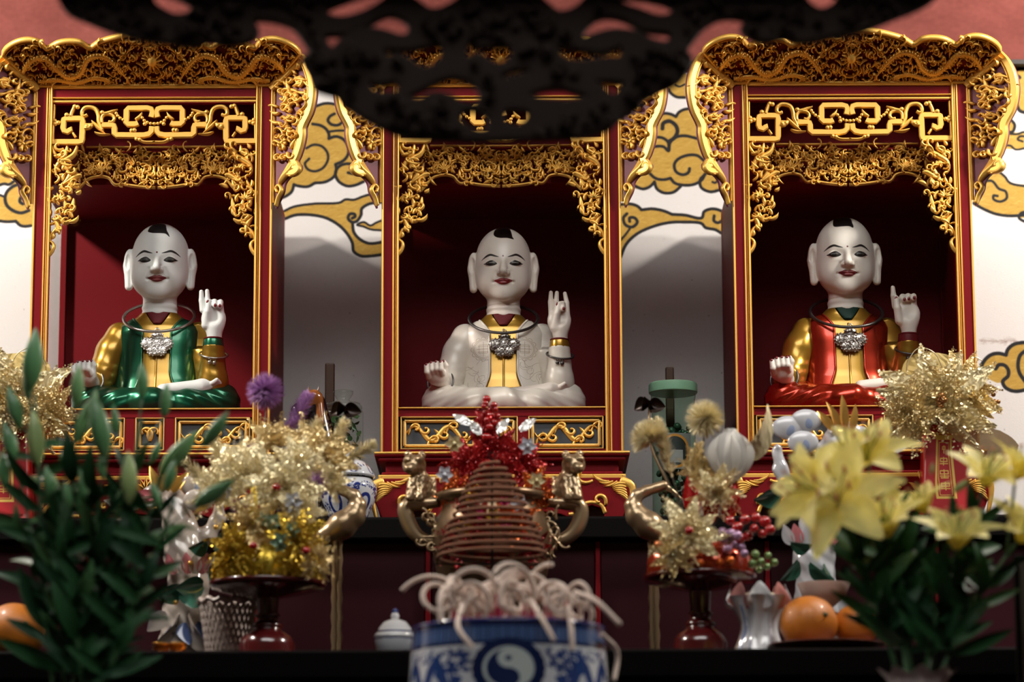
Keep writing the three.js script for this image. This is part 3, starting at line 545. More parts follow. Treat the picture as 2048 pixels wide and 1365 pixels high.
// ---------------------------------------------------------------- sculpted shapes (distance fields meshed on a grid), in millimetres
function sculpt(f, lo, hi, cell) {
  const n = [0, 1, 2].map((i) => Math.ceil((hi[i] - lo[i]) / cell) + 1), [nx, ny, nz] = n, v = new Float32Array(nx * ny * nz);
  for (let k = 0, q = 0; k < nz; k++) for (let j = 0; j < ny; j++) for (let i = 0; i < nx; i++, q++) v[q] = f(lo[0] + i * cell, lo[1] + j * cell, lo[2] + k * cell);
  const id = new Int32Array(nx * ny * nz).fill(-1), pos = [], ind = [], ix = (i, j, k) => (k * ny + j) * nx + i;
  const E = [[0, 1], [2, 3], [4, 5], [6, 7], [0, 2], [1, 3], [4, 6], [5, 7], [0, 4], [1, 5], [2, 6], [3, 7]];
  for (let k = 0; k < nz - 1; k++) for (let j = 0; j < ny - 1; j++) for (let i = 0; i < nx - 1; i++) {
    const c = []; let neg = 0;
    for (let m = 0; m < 8; m++) { c[m] = v[ix(i + (m & 1), j + ((m >> 1) & 1), k + (m >> 2))]; if (c[m] < 0) neg++; }
    if (!neg || neg === 8) continue;
    let x = 0, y = 0, z = 0, w = 0;
    for (const [a, b] of E) if ((c[a] < 0) !== (c[b] < 0)) { const t = c[a] / (c[a] - c[b]); x += (a & 1) + t * ((b & 1) - (a & 1)); y += ((a >> 1) & 1) + t * (((b >> 1) & 1) - ((a >> 1) & 1)); z += (a >> 2) + t * ((b >> 2) - (a >> 2)); w++; }
    id[ix(i, j, k)] = pos.length / 3;
    pos.push(lo[0] + (i + x / w) * cell, lo[1] + (j + y / w) * cell, lo[2] + (k + z / w) * cell);
  }
  const quad = (a, b, c, d, flip) => { if (a < 0 || b < 0 || c < 0 || d < 0) return; if (flip) ind.push(a, c, b, a, d, c); else ind.push(a, b, c, a, c, d); };
  for (let k = 1; k < nz - 1; k++) for (let j = 1; j < ny - 1; j++) for (let i = 1; i < nx - 1; i++) {
    const s = v[ix(i, j, k)] < 0;
    if (s !== v[ix(i + 1, j, k)] < 0) quad(id[ix(i, j - 1, k - 1)], id[ix(i, j, k - 1)], id[ix(i, j, k)], id[ix(i, j - 1, k)], !s);
    if (s !== v[ix(i, j + 1, k)] < 0) quad(id[ix(i - 1, j, k - 1)], id[ix(i - 1, j, k)], id[ix(i, j, k)], id[ix(i, j, k - 1)], !s);
    if (s !== v[ix(i, j, k + 1)] < 0) quad(id[ix(i - 1, j - 1, k)], id[ix(i, j - 1, k)], id[ix(i, j, k)], id[ix(i - 1, j, k)], !s);
  }
  const g = new THREE.BufferGeometry(), nor = [], e = cell * 0.35;
  for (let i = 0; i < pos.length; i += 3) {
    const [x, y, z] = [pos[i], pos[i + 1], pos[i + 2]];
    const q = V3(f(x + e, y, z) - f(x - e, y, z), f(x, y + e, z) - f(x, y - e, z), f(x, y, z + e) - f(x, y, z - e)).normalize();
    nor.push(q.x, q.y, q.z);
  }
  g.setAttribute('position', new THREE.Float32BufferAttribute(pos, 3)); g.setAttribute('normal', new THREE.Float32BufferAttribute(nor, 3)); g.setIndex(ind);
  return g;
}
const smin = (a, b, k) => { const h = Math.max(k - Math.abs(a - b), 0) / k; return Math.min(a, b) - h * h * k * 0.25; };
const smax = (a, b, k) => -smin(-a, -b, k);
const ell = (x, y, z, cx, cy, cz, rx, ry, rz) => { const a = (x - cx) / rx, b = (y - cy) / ry, c = (z - cz) / rz, k0 = Math.sqrt(a * a + b * b + c * c), d = a / rx, e = b / ry, f = c / rz, k1 = Math.sqrt(d * d + e * e + f * f); return k1 < 1e-9 ? -Math.min(rx, ry, rz) : k0 * (k0 - 1) / k1; };
function cap(x, y, z, a, b, ra, rb) {
  const bx = b[0] - a[0], by = b[1] - a[1], bz = b[2] - a[2], px = x - a[0], py = y - a[1], pz = z - a[2];
  const h = Math.min(1, Math.max(0, (px * bx + py * by + pz * bz) / (bx * bx + by * by + bz * bz)));
  return Math.hypot(px - bx * h, py - by * h, pz - bz * h) - ra + (ra - rb) * h;
}
const chain = (x, y, z, list, k = 2) => { let d = 1e9; for (let i = 0; i < list.length - 1; i++) d = smin(d, cap(x, y, z, list[i], list[i + 1], list[i][3], list[i + 1][3]), k); return d; };
function loft(rings, a0, n = 72, off = 0) {   // rings: y, half width, half depth, depth offset; a0(y): half angle left open at the front
  const pos = [], uv = [], ind = [];
  rings.forEach(([y, rx, rz, zc]) => { const s = a0 ? a0(y, rx + off) : 0; for (let i = 0; i <= n; i++) { const t = s + (2 * Math.PI - 2 * s) * i / n, c = Math.sin(t), d = Math.cos(t), p = 2.5, q = Math.pow(Math.pow(Math.abs(c), p) + Math.pow(Math.abs(d), p), -1 / p); const x = (rx + off) * c * q, z = zc + (rz + off) * d * q; pos.push(x, y, z); uv.push(d > -0.1 ? (x + 110) / 220 : 0.01, d > -0.1 ? (y - 40) / 200 : 0.01); } });
  for (let r = 0; r < rings.length - 1; r++) for (let i = 0; i < n; i++) { const p = r * (n + 1) + i, q = p + n + 1; ind.push(p, p + 1, q, p + 1, q + 1, q); }
  const g = new THREE.BufferGeometry(); g.setAttribute('position', new THREE.Float32BufferAttribute(pos, 3)); g.setAttribute('uv', new THREE.Float32BufferAttribute(uv, 2)); g.setIndex(ind); g.computeVertexNormals();
  return g;
}
const mm = (g) => g.scale(0.001, 0.001, 0.001);

// ---------------------------------------------------------------- the three seated boy statues
{
  // head and neck, with long ears; face paint is a map on it
  const headF = (x, yy, z) => {
    const ax = Math.abs(x), y = yy + 11;
    let d = ell(x, y, z, 0, 362, -6, 58, 68, 66);
    d = smin(d, ell(x, y, z, 0, 322, 2, 56.5, 56, 57), 24);
    d = smin(d, ell(ax, y, z, 26, 306, 24, 25, 26, 26), 16);                                   // cheeks
    d = smin(d, ell(x, y, z, 0, 281, 40, 22, 16, 14), 14);                                     // chin
    d = smin(d, cap(x, y, z, [0, 349, 56], [0, 323, 70], 4.5, 8), 7);                        // nose
    d = smin(d, ell(ax, y, z, 8, 320, 61, 6.5, 5.6, 7.5), 3);
    d = smax(d, -cap(ax, y, z, [17, 322, 61], [23, 306, 58], 2.2, 1.2), 5);
    d = smax(d, -ell(ax, y, z, 25, 342, 67, 15, 8.5, 9), 9);                                   // eye hollows
    d = smin(d, ell(ax, y, z, 25, 341.5, 51.5, 12.5, 6.2, 7), 3);                              // lids
    d = smin(d, ell(ax, y, z, 6, 305, 55, 8.5, 3.2, 5.2), 2.5);                                // lips
    d = smin(d, ell(x, y, z, 0, 299.5, 54.5, 11, 3.6, 5.2), 2.5);
    d = smax(d, -ell(ax, y, z, 20, 302.5, 54, 3.5, 2.5, 4), 4);
    let e = ell(ax, y, z, 62, 350, 0, 12, 27, 15);                                             // ears
    e = smin(e, cap(ax, y, z, [66, 340, 0], [63, 297, 4], 8, 8), 9);
    e = smax(e, -ell(ax, y, z, 66, 348, 15, 5.5, 17, 10), 4);
    e = smax(e, -ell(ax, y, z, 59, 318, 13, 3, 22, 7), 4);
    d = smin(d, e, 4);
    let nk = cap(x, yy, z, [0, 212, -6], [0, 262, -8], 38, 34);
    nk -= 1.0 * Math.sin(yy * 0.42) * (yy < 250 ? 1 : 0.2);
    return smin(d, nk, 7);
  };
  const head = sculpt(headF, [-80, 205, -78], [80, 420, 82], 2);
  {
    const p = head.attributes.position, uv = [];
    for (let i = 0; i < p.count; i++) { const front = p.getZ(i) > -14; uv.push(front ? (p.getX(i) + 80) / 160 : 0.02, front ? (p.getY(i) - 229) / 190 : 0.02); }
    head.setAttribute('uv', new THREE.Float32BufferAttribute(uv, 2));
  }
  mm(head);
  const facePaint = (k) => {
    const cv = document.createElement('canvas'); cv.width = 1024; cv.height = 1216; const c = cv.getContext('2d'), s = 6.4;
    const X = (x) => (x + 80) * s, Y = (y) => (430 - y) * s;
    c.fillStyle = '#ffffff'; c.fillRect(0, 0, 1024, 1216);
    seed(40 + k);
    for (let i = 0; i < 2600; i++) { c.fillStyle = `rgba(150,140,120,${rnd(0.02, 0.09)})`; c.fillRect(rnd(0, 1024), rnd(0, 1216), rnd(1, 3), rnd(1, 3)); }
    const poly = (pts, col) => { const q = smooth(pts.map((p) => [X(p[0]), Y(p[1])]), pts.length * 8, true); c.beginPath(); q.forEach((p, i) => (i ? c.lineTo(p[0], p[1]) : c.moveTo(p[0], p[1]))); c.closePath(); c.fillStyle = col; c.fill(); };
    for (const m of [-1, 1]) {
      const f = (l) => l.map((p) => [m * p[0], p[1]]);
      poly(f([[9, 354], [18, 358.6], [27, 362.2], [36, 359.4], [46, 350], [36, 355], [27, 357.4], [18, 355]]), '#14110f');
      poly(f([[13, 340], [17, 344.5], [23, 347.8], [30, 346.8], [36, 343.5], [41, 341.5], [36, 339], [30, 336.2], [22, 336], [16, 337.6]]), '#17120f');
      poly(f([[17.5, 340.6], [21, 344], [26, 345], [32, 343], [34.5, 340.8], [29, 338.2], [22, 338]]), '#4a443c');
      c.fillStyle = '#100c0a'; c.beginPath(); c.ellipse(X(m * 26 - 1), Y(341.4), 4.6 * s, 4.2 * s, 0, 0, 7); c.fill();
      c.fillStyle = 'rgba(150,110,90,0.12)'; c.beginPath(); c.ellipse(X(m * 6.5), Y(317.5), 2.2 * s, 1.2 * s, 0, 0, 7); c.fill();
    }
    const tint = ['#7d2226', '#8a0f1c', '#6e1018'][k];
    poly([[-19, 304.4], [-12, 307.2], [-5, 309.3], [0, 308.2], [5, 309.3], [12, 307.2], [19, 304.4], [12, 299.4], [5, 296.3], [-5, 296.3], [-12, 299.4]], tint);
    c.fillStyle = '#6b1410'; c.beginPath(); c.ellipse(X(-0.5), Y(356), 1.9 * s, 1.9 * s, 0, 0, 7); c.fill();
    poly([[[-22, 405], [-17, 401], [-8, 399], [6, 398.5], [15, 397.5], [23, 391], [20, 400], [17, 405], [10, 424], [-14, 424]], [[-20, 407], [-15, 400], [-6, 397], [8, 397], [22, 395], [19, 402], [18, 408], [12, 424], [-14, 424]], [[-25, 404], [-22, 401], [-8, 400.5], [6, 400.5], [13, 397.5], [14.5, 403], [13, 408], [10, 424], [-20, 424]]][k], '#0b0909');
    const t = new THREE.CanvasTexture(cv); t.colorSpace = THREE.SRGBColorSpace; return t;
  };
  // robe and vest
  const rings = [[56, 88, 60, 4], [62, 86, 57, 2], [90, 80, 51, 0], [130, 77, 47, -2], [165, 79, 45, -4], [188, 82, 43, -6], [200, 78, 41, -7], [208, 69, 39, -8], [215, 57, 37, -8], [222, 47, 36, -8], [229, 40, 35, -8]];
  const dense = []; for (let i = 0; i < rings.length - 1; i++) for (let k = 0; k < 4; k++) dense.push(rings[i].map((v, q) => v + (rings[i + 1][q] - v) * k / 4)); dense.push(rings[rings.length - 1]);
  const robeGeo = mm(loft(dense, null, 72, 0));
  const half = (y) => (y < 188 ? 31 + (y < 96 ? (96 - y) * 0.34 : 0) : 31 + (y - 188) * 0.7);
  const open = (y, rx) => Math.asin(Math.min(0.95, half(y) / rx)) * 0.92;
  const vr = dense.filter((r) => r[0] <= 216).map((r) => [r[0], r[1], r[2], r[3]]);
  const edgePts = (m) => vr.map((r) => { const t = open(r[0], r[1] + 6) * m, c = Math.sin(t), d = Math.cos(t), q = Math.pow(Math.pow(Math.abs(c), 2.5) + Math.pow(Math.abs(d), 2.5), -0.4); return [(r[1] + 5.5) * c * q, r[0], r[3] + (r[2] + 5.5) * d * q]; });
  const hem = []; for (let i = 0; i <= 40; i++) { const r = vr[0], s = open(r[0], r[1] + 6), t = s + (2 * Math.PI - 2 * s) * i / 40, c = Math.sin(t), d = Math.cos(t), q = Math.pow(Math.pow(Math.abs(c), 2.5) + Math.pow(Math.abs(d), 2.5), -0.4); hem.push([(r[1] + 5) * c * q, r[0], r[3] + (r[2] + 5) * d * q]); }
  const vestGeo = mm(loft(vr, open, 72, 6));
  const vestEdge = mm(merge([tube(edgePts(1), 2.6, 40, 8), tube(edgePts(-1), 2.6, 40, 8), tube(hem, 2.6, 60, 8)]));
  // sleeves
  const armR = [[-80, 184, -2, 29], [-95, 150, 6, 31], [-112, 100, 18, 30], [-118, 84, 28, 28], [-129, 78, 54, 23]];
  const armL = [[80, 184, -2, 29], [96, 140, 8, 30], [111, 82, 28, 29], [115, 66, 42, 28], [116, 82, 48, 28], [116, 150, 58, 22]];
  const fold = (x, y, z) => 0.4 * Math.sin(y * 0.35 + x * 0.12 + z * 0.2);
  const sleeveR = mm(sculpt((x, y, z) => smax(chain(x, y, z, armR, 10) + fold(x, y, z) * (y < 120 ? 1 : 0.2), z - 58, 3), [-172, 36, -50], [-40, 226, 80], 3));
  const sleeveL = mm(sculpt((x, y, z) => smax(chain(x, y, z, armL, 10) + fold(x, y, z) * 0.4, (z > 20 ? y : 0) - 152, 3), [40, 24, -50], [156, 226, 100], 3));
  // crossed legs
  const legsF = (x, y, z) => {
    const ax = Math.abs(x);
    let d = cap(ax, y, z, [44, 44, -14], [128, 40, 34], 44, 39);
    d = smin(d, cap(ax, y, z, [130, 36, 38], [70, 30, 72], 36, 32), 16);
    d = smin(d, cap(x, y, z, [126, 34, 44], [-20, 30, 84], 32, 27), 10);
    d = smin(d, cap(x, y, z, [-126, 34, 44], [0, 36, 88], 32, 26), 10);
    d = smin(d, ell(x, y, z, 0, 40, 0, 100, 46, 62), 16);
    d += (z > 20 ? 0.8 : 0.2) * Math.sin(y * 0.34 + ax * 0.16 + 0.8 * Math.sin(ax * 0.06)) * Math.min(1, Math.max(0, (ax - 18) / 60));
    return smax(d, -y, 4);
  };
  const legs = mm(sculpt(legsF, [-180, -6, -76], [180, 98, 128], 3.2));
  const foot = mm(sculpt((x, y, z) => { let d = smin(cap(x, y, z, [18, 62, 74], [96, 70, 70], 13, 15), cap(x, y, z, [96, 70, 70], [128, 78, 64], 14, 9), 8); for (let i = 0; i < 5; i++) d = smin(d, cap(x, y, z, [118, 70 + i * 1.5, 62 + i * 4], [136 - i * 2.5, 74 + i * 2, 60 + i * 4.5], 5, 4.4), 2); return d; }, [0, 40, 44], [150, 104, 96], 2.4));
  const lap = mm(sculpt((x, y, z) => { let d = ell(x, y, z, 0, 52, 34, 78, 17, 46); d += 1.1 * Math.sin(x * 0.22) ; return d; }, [-90, 26, -20], [90, 78, 90], 3));
  // hands
  const raised = [
    { f: [[[-25, 46, 0, 5.6], [-27, 66, 0, 5.4], [-27.5, 84, 1, 4.4]], [[-13, 46, -1, 5.8], [-15, 68, -2, 5.6], [-16, 86, -1, 4.4]], [[0, 48, 0, 6], [0, 62, 7, 5.8], [2, 53, 14, 5.4]], [[13, 46, 0, 5.8], [12, 61, 7, 5.6], [12, 52, 13.5, 5.2]], [[-18, 14, 7, 8], [-14, 40, 12, 6.6], [-11, 62, 11, 5]]], n: [[2.5, 52.5, 19, 0], [12, 51.5, 18.4, 0], [-13, 61, 15, 0.5]] },
    { f: [[[-19, 44, -1, 5.6], [-20, 68, -2, 5.4], [-19, 88, -1, 4.2]], [[-7, 46, -3, 5.8], [-8, 70, -4, 5.6], [-6.5, 88, -4, 4.4]], [[6, 46, 0, 6], [5, 62, 8, 5.8], [6, 50, 15, 5.4]], [[15, 42, -1, 5.6], [14, 66, -2, 5.2], [10, 86, -2, 4.2]], [[-12, 12, 7, 8.5], [-7, 40, 13, 6.8], [-2, 61, 13, 5]]], n: [[7, 49.5, 20, 0], [-6, 60, 16, 0.5]] },
    { f: [[[-27, 44, 0, 5.8], [-29, 66, 0, 5.6], [-30, 82, 1, 4.4]], [[-12, 46, 0, 6], [-12, 62, 8, 5.8], [-10, 55, 14, 5.4]], [[-1, 48, 0, 6], [-1, 63, 8, 5.8], [-1, 56, 14, 5.4]], [[11, 46, 0, 5.8], [10, 63, 7, 5.6], [10, 58, 13, 5.2]], [[-20, 14, 7, 8.5], [-24, 38, 12, 7], [-26, 60, 10, 5]]], n: [[-10, 54.5, 19, 0], [-1, 56, 19, 0], [10, 58, 17.6, 0], [-26, 58, 14, 0.3]] },
  ];
  const handGeo = (spec) => mm(sculpt((x, y, z) => {
    let d = ell(x, y, z, -2, 28, 0, 25, 27, 11.5);
    d = smin(d, cap(x, y, z, [0, -14, -2], [0, 8, 0], 15, 16), 12);
    d = smax(d, -ell(x, y, z, 2, 32, 16, 11, 13, 9), 8);
    for (const c of spec.f) d = smin(d, chain(x, y, z, c, 2), c === spec.f[4] ? 6 : 3);
    return d;
  }, [-46, -34, -26], [38, 98, 34], 1.6));
  const nailGeo = (spec) => mm(merge(spec.n.map(([x, y, z, r]) => new THREE.SphereGeometry(1, 12, 8).scale(3.1, 4, 1.5).rotateZ(-r).translate(x, y, z))));
  const restFingers = [[-15, -1], [-5, 2], [5, 2], [14, 0]];
  const restHand = mm(sculpt((x, y, z) => {
    let d = ell(x, y, z, 0, 0, 6, 23, 17, 20);
    d = smin(d, cap(x, y, z, [8, 0, -28], [2, 0, 0], 15, 16), 10);
    restFingers.forEach(([fx, fy], i) => { d = smin(d, chain(x, y, z, [[fx, -6 + fy, 20, 6.4], [fx - 1, -3 + fy, 33, 6], [fx - 1 + i * 0.4, 12 + fy, 33, 5.2]], 2), 3); });
    return smin(d, chain(x, y, z, [[16, 4, 8, 7], [22, 14, 16, 6], [20, 20, 22, 4.6]], 2), 4);
  }, [-34, -26, -48], [38, 36, 50], 1.8));
  const restNails = mm(merge([...restFingers.map(([x, y], i) => [x - 1 + i * 0.4, 13 + y, 38]), [19, 20, 26]].map(([x, y, z]) => new THREE.SphereGeometry(1, 12, 8).scale(3, 3.4, 1.6).translate(x, y, z))));
  // ornaments
  const neckRing = mm(new THREE.TorusGeometry(72, 3.1, 10, 72));
  const neckWire = []; for (let i = 0; i < 96; i++) { const a = i / 96 * Math.PI * 2; neckWire.push(bead(72 * Math.cos(a), 72 * Math.sin(a), 0, 3.5, 0)); }
  const neckBeads = mm(merge(neckWire));
  const pendant = (() => { const g = []; seed(60); for (const [x, y, r] of [[0, 12, 13], [-19, 0, 13], [19, 0, 13], [-8, -13, 12], [8, -13, 12], [0, 0, 14]]) { g.push(new THREE.SphereGeometry(r, 20, 12).scale(1, 1, 0.32).translate(x, y, 0)); for (let i = 0; i < 16; i++) { const a = rnd(0, 6.28), q = r * Math.sqrt(rnd()) * 0.9; g.push(bead(x + q * Math.cos(a), y + q * Math.sin(a), r * 0.3, rnd(1.3, 2.6), 1)); } for (let i = 0; i < 12; i++) { const a = i / 12 * 6.283; g.push(bead(x + r * Math.cos(a), y + r * Math.sin(a), 0.5, 2.1, 0)); } } g.push(new THREE.TorusGeometry(4, 1.2, 6, 16).translate(0, 28, 0)); return mm(merge(g)); })();
  const bangle = mm(new THREE.TorusGeometry(28, 2.1, 10, 48).rotateX(Math.PI / 2)), bells = [-5, 5].map((x) => mm(merge([new THREE.SphereGeometry(4.2, 14, 10).translate(x, -9, 29), new THREE.TorusGeometry(2.4, 0.7, 6, 12).translate(x, -3.2, 29)])));

  const goldLac = phys(lin(0.42, 0.235, 0.026), 0.3, 0.68, { clearcoat: 0.5, clearcoatRoughness: 0.15 });
  const greenLac = phys(lin(0.008, 0.115, 0.055), 0.28, 0.72, { clearcoat: 0.6, clearcoatRoughness: 0.12 });
  const redLac = phys(lin(0.42, 0.028, 0.008), 0.26, 0.75, { clearcoat: 0.6, clearcoatRoughness: 0.12 });
  const silver = std(lin(0.42, 0.40, 0.37), 0.3, 0.9), silverDark = std(lin(0.12, 0.115, 0.11), 0.35, 0.85), silverBright = std(lin(0.75, 0.74, 0.72), 0.35, 0.75);
  const nail = phys(lin(0.16, 0.008, 0.012), 0.25, 0, { clearcoat: 0.6 }), darkRed = phys(lin(0.13, 0.008, 0.012), 0.5, 0, { specularIntensity: 0.4 }), darkGreen = phys(lin(0.006, 0.035, 0.025), 0.5, 0, { specularIntensity: 0.4 });
  const pearl = phys(lin(0.82, 0.77, 0.68), 0.38, 0.05, { clearcoat: 0.4, clearcoatRoughness: 0.25 });
  const drawn = (() => {   // fine gold drawing on the white vest
    const cv = document.createElement('canvas'); cv.width = 1024; cv.height = 931; const c = cv.getContext('2d'), s = 1024 / 220, X = (x) => (x + 110) * s, Y = (y) => (240 - y) * s;
    c.fillStyle = '#ffffff'; c.fillRect(0, 0, 1024, 931); c.strokeStyle = 'rgba(120,84,40,0.75)'; c.lineWidth = 2.6;
    for (const x of [-42, 44]) { for (const r of [21, 18.5]) { c.beginPath(); c.ellipse(X(x), Y(150), r * s, r * s, 0, 0, 7); c.stroke(); } c.beginPath(); c.rect(X(x) - 9 * s, Y(150) - 9 * s, 18 * s, 18 * s); c.moveTo(X(x), Y(166)); c.lineTo(X(x), Y(134)); c.moveTo(X(x - 14), Y(150)); c.lineTo(X(x + 14), Y(150)); c.moveTo(X(x - 11), Y(156)); c.lineTo(X(x + 11), Y(156)); c.moveTo(X(x - 11), Y(144)); c.lineTo(X(x + 11), Y(144)); c.stroke(); for (let k = 0; k < 12; k++) { const a = k * 0.5236; c.beginPath(); c.arc(X(x) + 21 * s * Math.cos(a), Y(150) + 21 * s * Math.sin(a), 5 * s, a - 1.4, a + 1.4); c.stroke(); } }
    c.strokeStyle = 'rgba(90,70,50,0.6)'; c.lineWidth = 2.2; seed(8);
    for (const [x0, y0] of [[-58, 110], [-52, 78], [52, 104], [64, 84]]) for (let k = 0; k < 7; k++) { let x = X(x0 + rnd(-8, 12)), y = Y(y0 + rnd(-14, 14)), a = rnd(0, 6); c.beginPath(); c.moveTo(x, y); for (let i = 0; i < 16; i++) { a += rnd(-0.2, 0.55); x += 9 * Math.cos(a); y += 9 * Math.sin(a); c.lineTo(x, y); } c.stroke(); }
    const t = new THREE.CanvasTexture(cv); t.colorSpace = THREE.SRGBColorSpace; return t;
  })();
  const pearlDrawn = phys(lin(0.82, 0.77, 0.68), 0.38, 0.05, { clearcoat: 0.4, clearcoatRoughness: 0.25, map: drawn });
  const V = [
    { px: 319, k: 1.03, label: 'seated boy statue in a green vest raising two fingers', vest: greenLac, sleeve: goldLac, legs: greenLac, under: darkRed, cuff: greenLac, trim: darkRed, lap: goldLac, skin: lin(0.80, 0.83, 0.81), gloss: 0.1, ring: silver, pend: silverBright, rough: 0.55 },
    { px: 1007, k: 1.0, label: 'seated boy statue robed in white lacquer with three raised fingers', vest: pearlDrawn, sleeve: pearl, legs: pearl, under: darkRed, cuff: goldLac, trim: darkRed, lap: goldLac, skin: lin(0.84, 0.77, 0.69), gloss: 0.7, ring: silverDark, pend: silver, rough: 0.34 },
    { px: 1692, k: 1.047, label: 'seated boy statue in a shiny red vest pointing one finger upward', vest: redLac, sleeve: goldLac, legs: redLac, under: darkGreen, cuff: darkRed, trim: darkRed, lap: goldLac, skin: lin(0.82, 0.78, 0.70), gloss: 0.4, ring: silverDark, pend: silver, rough: 0.42 },
  ];
  V.forEach((v, i) => {
    const p = at(v.px, 620, -0.17), t = thing('boy_statue', v.label, 'statue', [p.x, SHELF + 0.0027 + Y_SILL - 0.004, -0.17], 'seated boy statues in the shrines');
    t.scale.setScalar(v.k);
    const skin = phys(v.skin, v.rough, 0, { clearcoat: v.gloss * 0.5, clearcoatRoughness: 0.32 });
    const face = phys(v.skin, v.rough, 0, { clearcoat: v.gloss * 0.5, clearcoatRoughness: 0.32, map: facePaint(i) });
    obj('head', head, face, t);
    const robe = obj('robe', robeGeo, goldLac, t); obj('pleat', mm(tube(dense.filter((r) => r[0] < 196).map((r) => [0, r[0], r[3] + r[2] + 0.6]), 2.4, 30, 8)), goldLac, robe);
    const vest = obj('vest', vestGeo, v.vest, t); obj('vest_edge', vestEdge, i === 1 ? pearl : v.vest, vest);
    obj('collar', mm(strip(smooth([[0, 204], [0, 216], [0, 231]], 10), (u) => 16 + 34 * u, 5).rotateX(-0.32).translate(0, 8, 98)), v.under, t);
    obj('sleeve', sleeveR, v.sleeve, t); obj('sleeve', sleeveL, i === 1 ? pearl : goldLac, t);
    const cuff = obj('cuff', mm(lathe([[20, 0], [21.5, 3], [20, 16], [18.5, 19]], 32).translate(116, 146, 58)), v.cuff, t);
    obj('trim', mm(new THREE.TorusGeometry(18, 2, 8, 32).rotateX(Math.PI / 2).translate(116, 166, 58)), v.trim, cuff);
    obj('trousers', legs, v.legs, t); obj('lap_cloth', lap, v.lap, t);
    const ft = obj('foot', foot, skin, t); ft.position.y = i === 1 ? -0.012 : -0.004;
    const hl = obj('hand', handGeo(raised[i]), skin, t); hl.position.set(0.118, 0.179, 0.058);
    obj('nails', nailGeo(raised[i]), nail, hl);
    const hr = obj('hand', restHand, skin, t); hr.position.set(-0.137, 0.085, 0.076); hr.rotation.set(-0.35, -0.15, 0.1);
    obj('nails', restNails, nail, hr);
    const nr = obj('necklace', neckRing, v.ring, t); nr.position.set(0, 0.222, 0.006); nr.rotation.x = -Math.PI / 2 + 0.62;
    obj('twisted_wire', neckBeads, v.ring, nr);
    const pd = obj('pendant', pendant, v.pend, t); pd.position.set(0.002, 0.158, 0.052); pd.rotation.x = -0.08;
    const b1 = obj('bracelet', bangle, v.ring, t); b1.position.set(0.117, 0.134, 0.058); b1.rotation.set(0.45, 0, -0.1);
    for (const b of bells) obj('bell', b, v.ring, b1);
    const b2 = obj('bracelet', bangle, v.ring, t); b2.position.set(-0.131, 0.079, 0.052); b2.rotation.set(Math.PI / 2 - 0.3, 0, 0.3);
  });
}

// ---------------------------------------------------------------- small-shape builders
function petal(len, w, o = {}) {   // grows along +y, face towards +z
  const nu = o.nu || 10, nv = o.nv || 5, pos = [], ind = [], bend = o.bend || 0, cup = o.cup || 0, rough = o.rough || 0;
  for (let i = 0; i <= nu; i++) {
    const t = i / nu, half = w / 2 * Math.max(0.02, Math.pow(Math.sin(Math.PI * Math.pow(t * 0.93 + 0.05, o.pow || 0.8)), o.sharp || 0.9));
    const a = bend * t, y = bend ? len / bend * Math.sin(a) : len * t, z = bend ? len / bend * (Math.cos(a) - 1) : 0;
    for (let j = 0; j <= nv; j++) {
      const s = j / nv * 2 - 1, wob = (o.wave || 0) * Math.sin(t * 9 + s * 3) * Math.abs(s);
      pos.push(s * half + (rough ? rnd(-rough, rough) : 0), y + (rough ? rnd(-rough, rough) : 0), z + cup * half * s * s + wob + (rough ? rnd(-rough, rough) : 0) + (o.rib || 0) * (1 - Math.min(1, Math.abs(s) * 3)));
    }
  }
  for (let i = 0; i < nu; i++) for (let j = 0; j < nv; j++) { const p = i * (nv + 1) + j, q = p + nv + 1; ind.push(p, p + 1, q, p + 1, q + 1, q); }
  const g = new THREE.BufferGeometry(); g.setAttribute('position', new THREE.Float32BufferAttribute(pos, 3)); g.setIndex(ind); g.computeVertexNormals();
  if (o.facet) { const f = g.toNonIndexed(); f.computeVertexNormals(); return f; }
  return g;
}
function place(g, p, dir, roll = 0, up = V3(0, 1, 0)) {   // turns a shape grown along +y to grow along dir
  const q = new THREE.Quaternion().setFromUnitVectors(up, dir.clone().normalize()).multiply(new THREE.Quaternion().setFromAxisAngle(up, roll));
  return g.applyQuaternion(q).translate(p.x, p.y, p.z);
}
function join(list) {   // merges faceted and smooth shapes alike
  const a = list.map((g) => { const f = g.index ? g.toNonIndexed() : g; for (const k of Object.keys(f.attributes)) if (k !== 'position' && k !== 'normal') f.deleteAttribute(k); return f; });
  return mergeGeometries(a);
}
function sequins(points, size) {
  const pos = [];
  for (const p of points) {
    const a = V3(rnd(-1, 1), rnd(-1, 1), rnd(-1, 1)).normalize(), b = V3(rnd(-1, 1), rnd(-1, 1), rnd(-1, 1)).cross(a).normalize(), c = a.clone().cross(b), s = size * rnd(0.6, 1.3);
    const q = [[-1, -1], [1, -1], [1, 1], [-1, 1]].map(([u, v]) => V3(p[0], p[1], p[2]).addScaledVector(b, u * s).addScaledVector(c, v * s));
    for (const k of [0, 1, 2, 0, 2, 3]) pos.push(q[k].x, q[k].y, q[k].z);
  }
  const g = new THREE.BufferGeometry(); g.setAttribute('position', new THREE.Float32BufferAttribute(pos, 3)); g.computeVertexNormals(); return g;
}
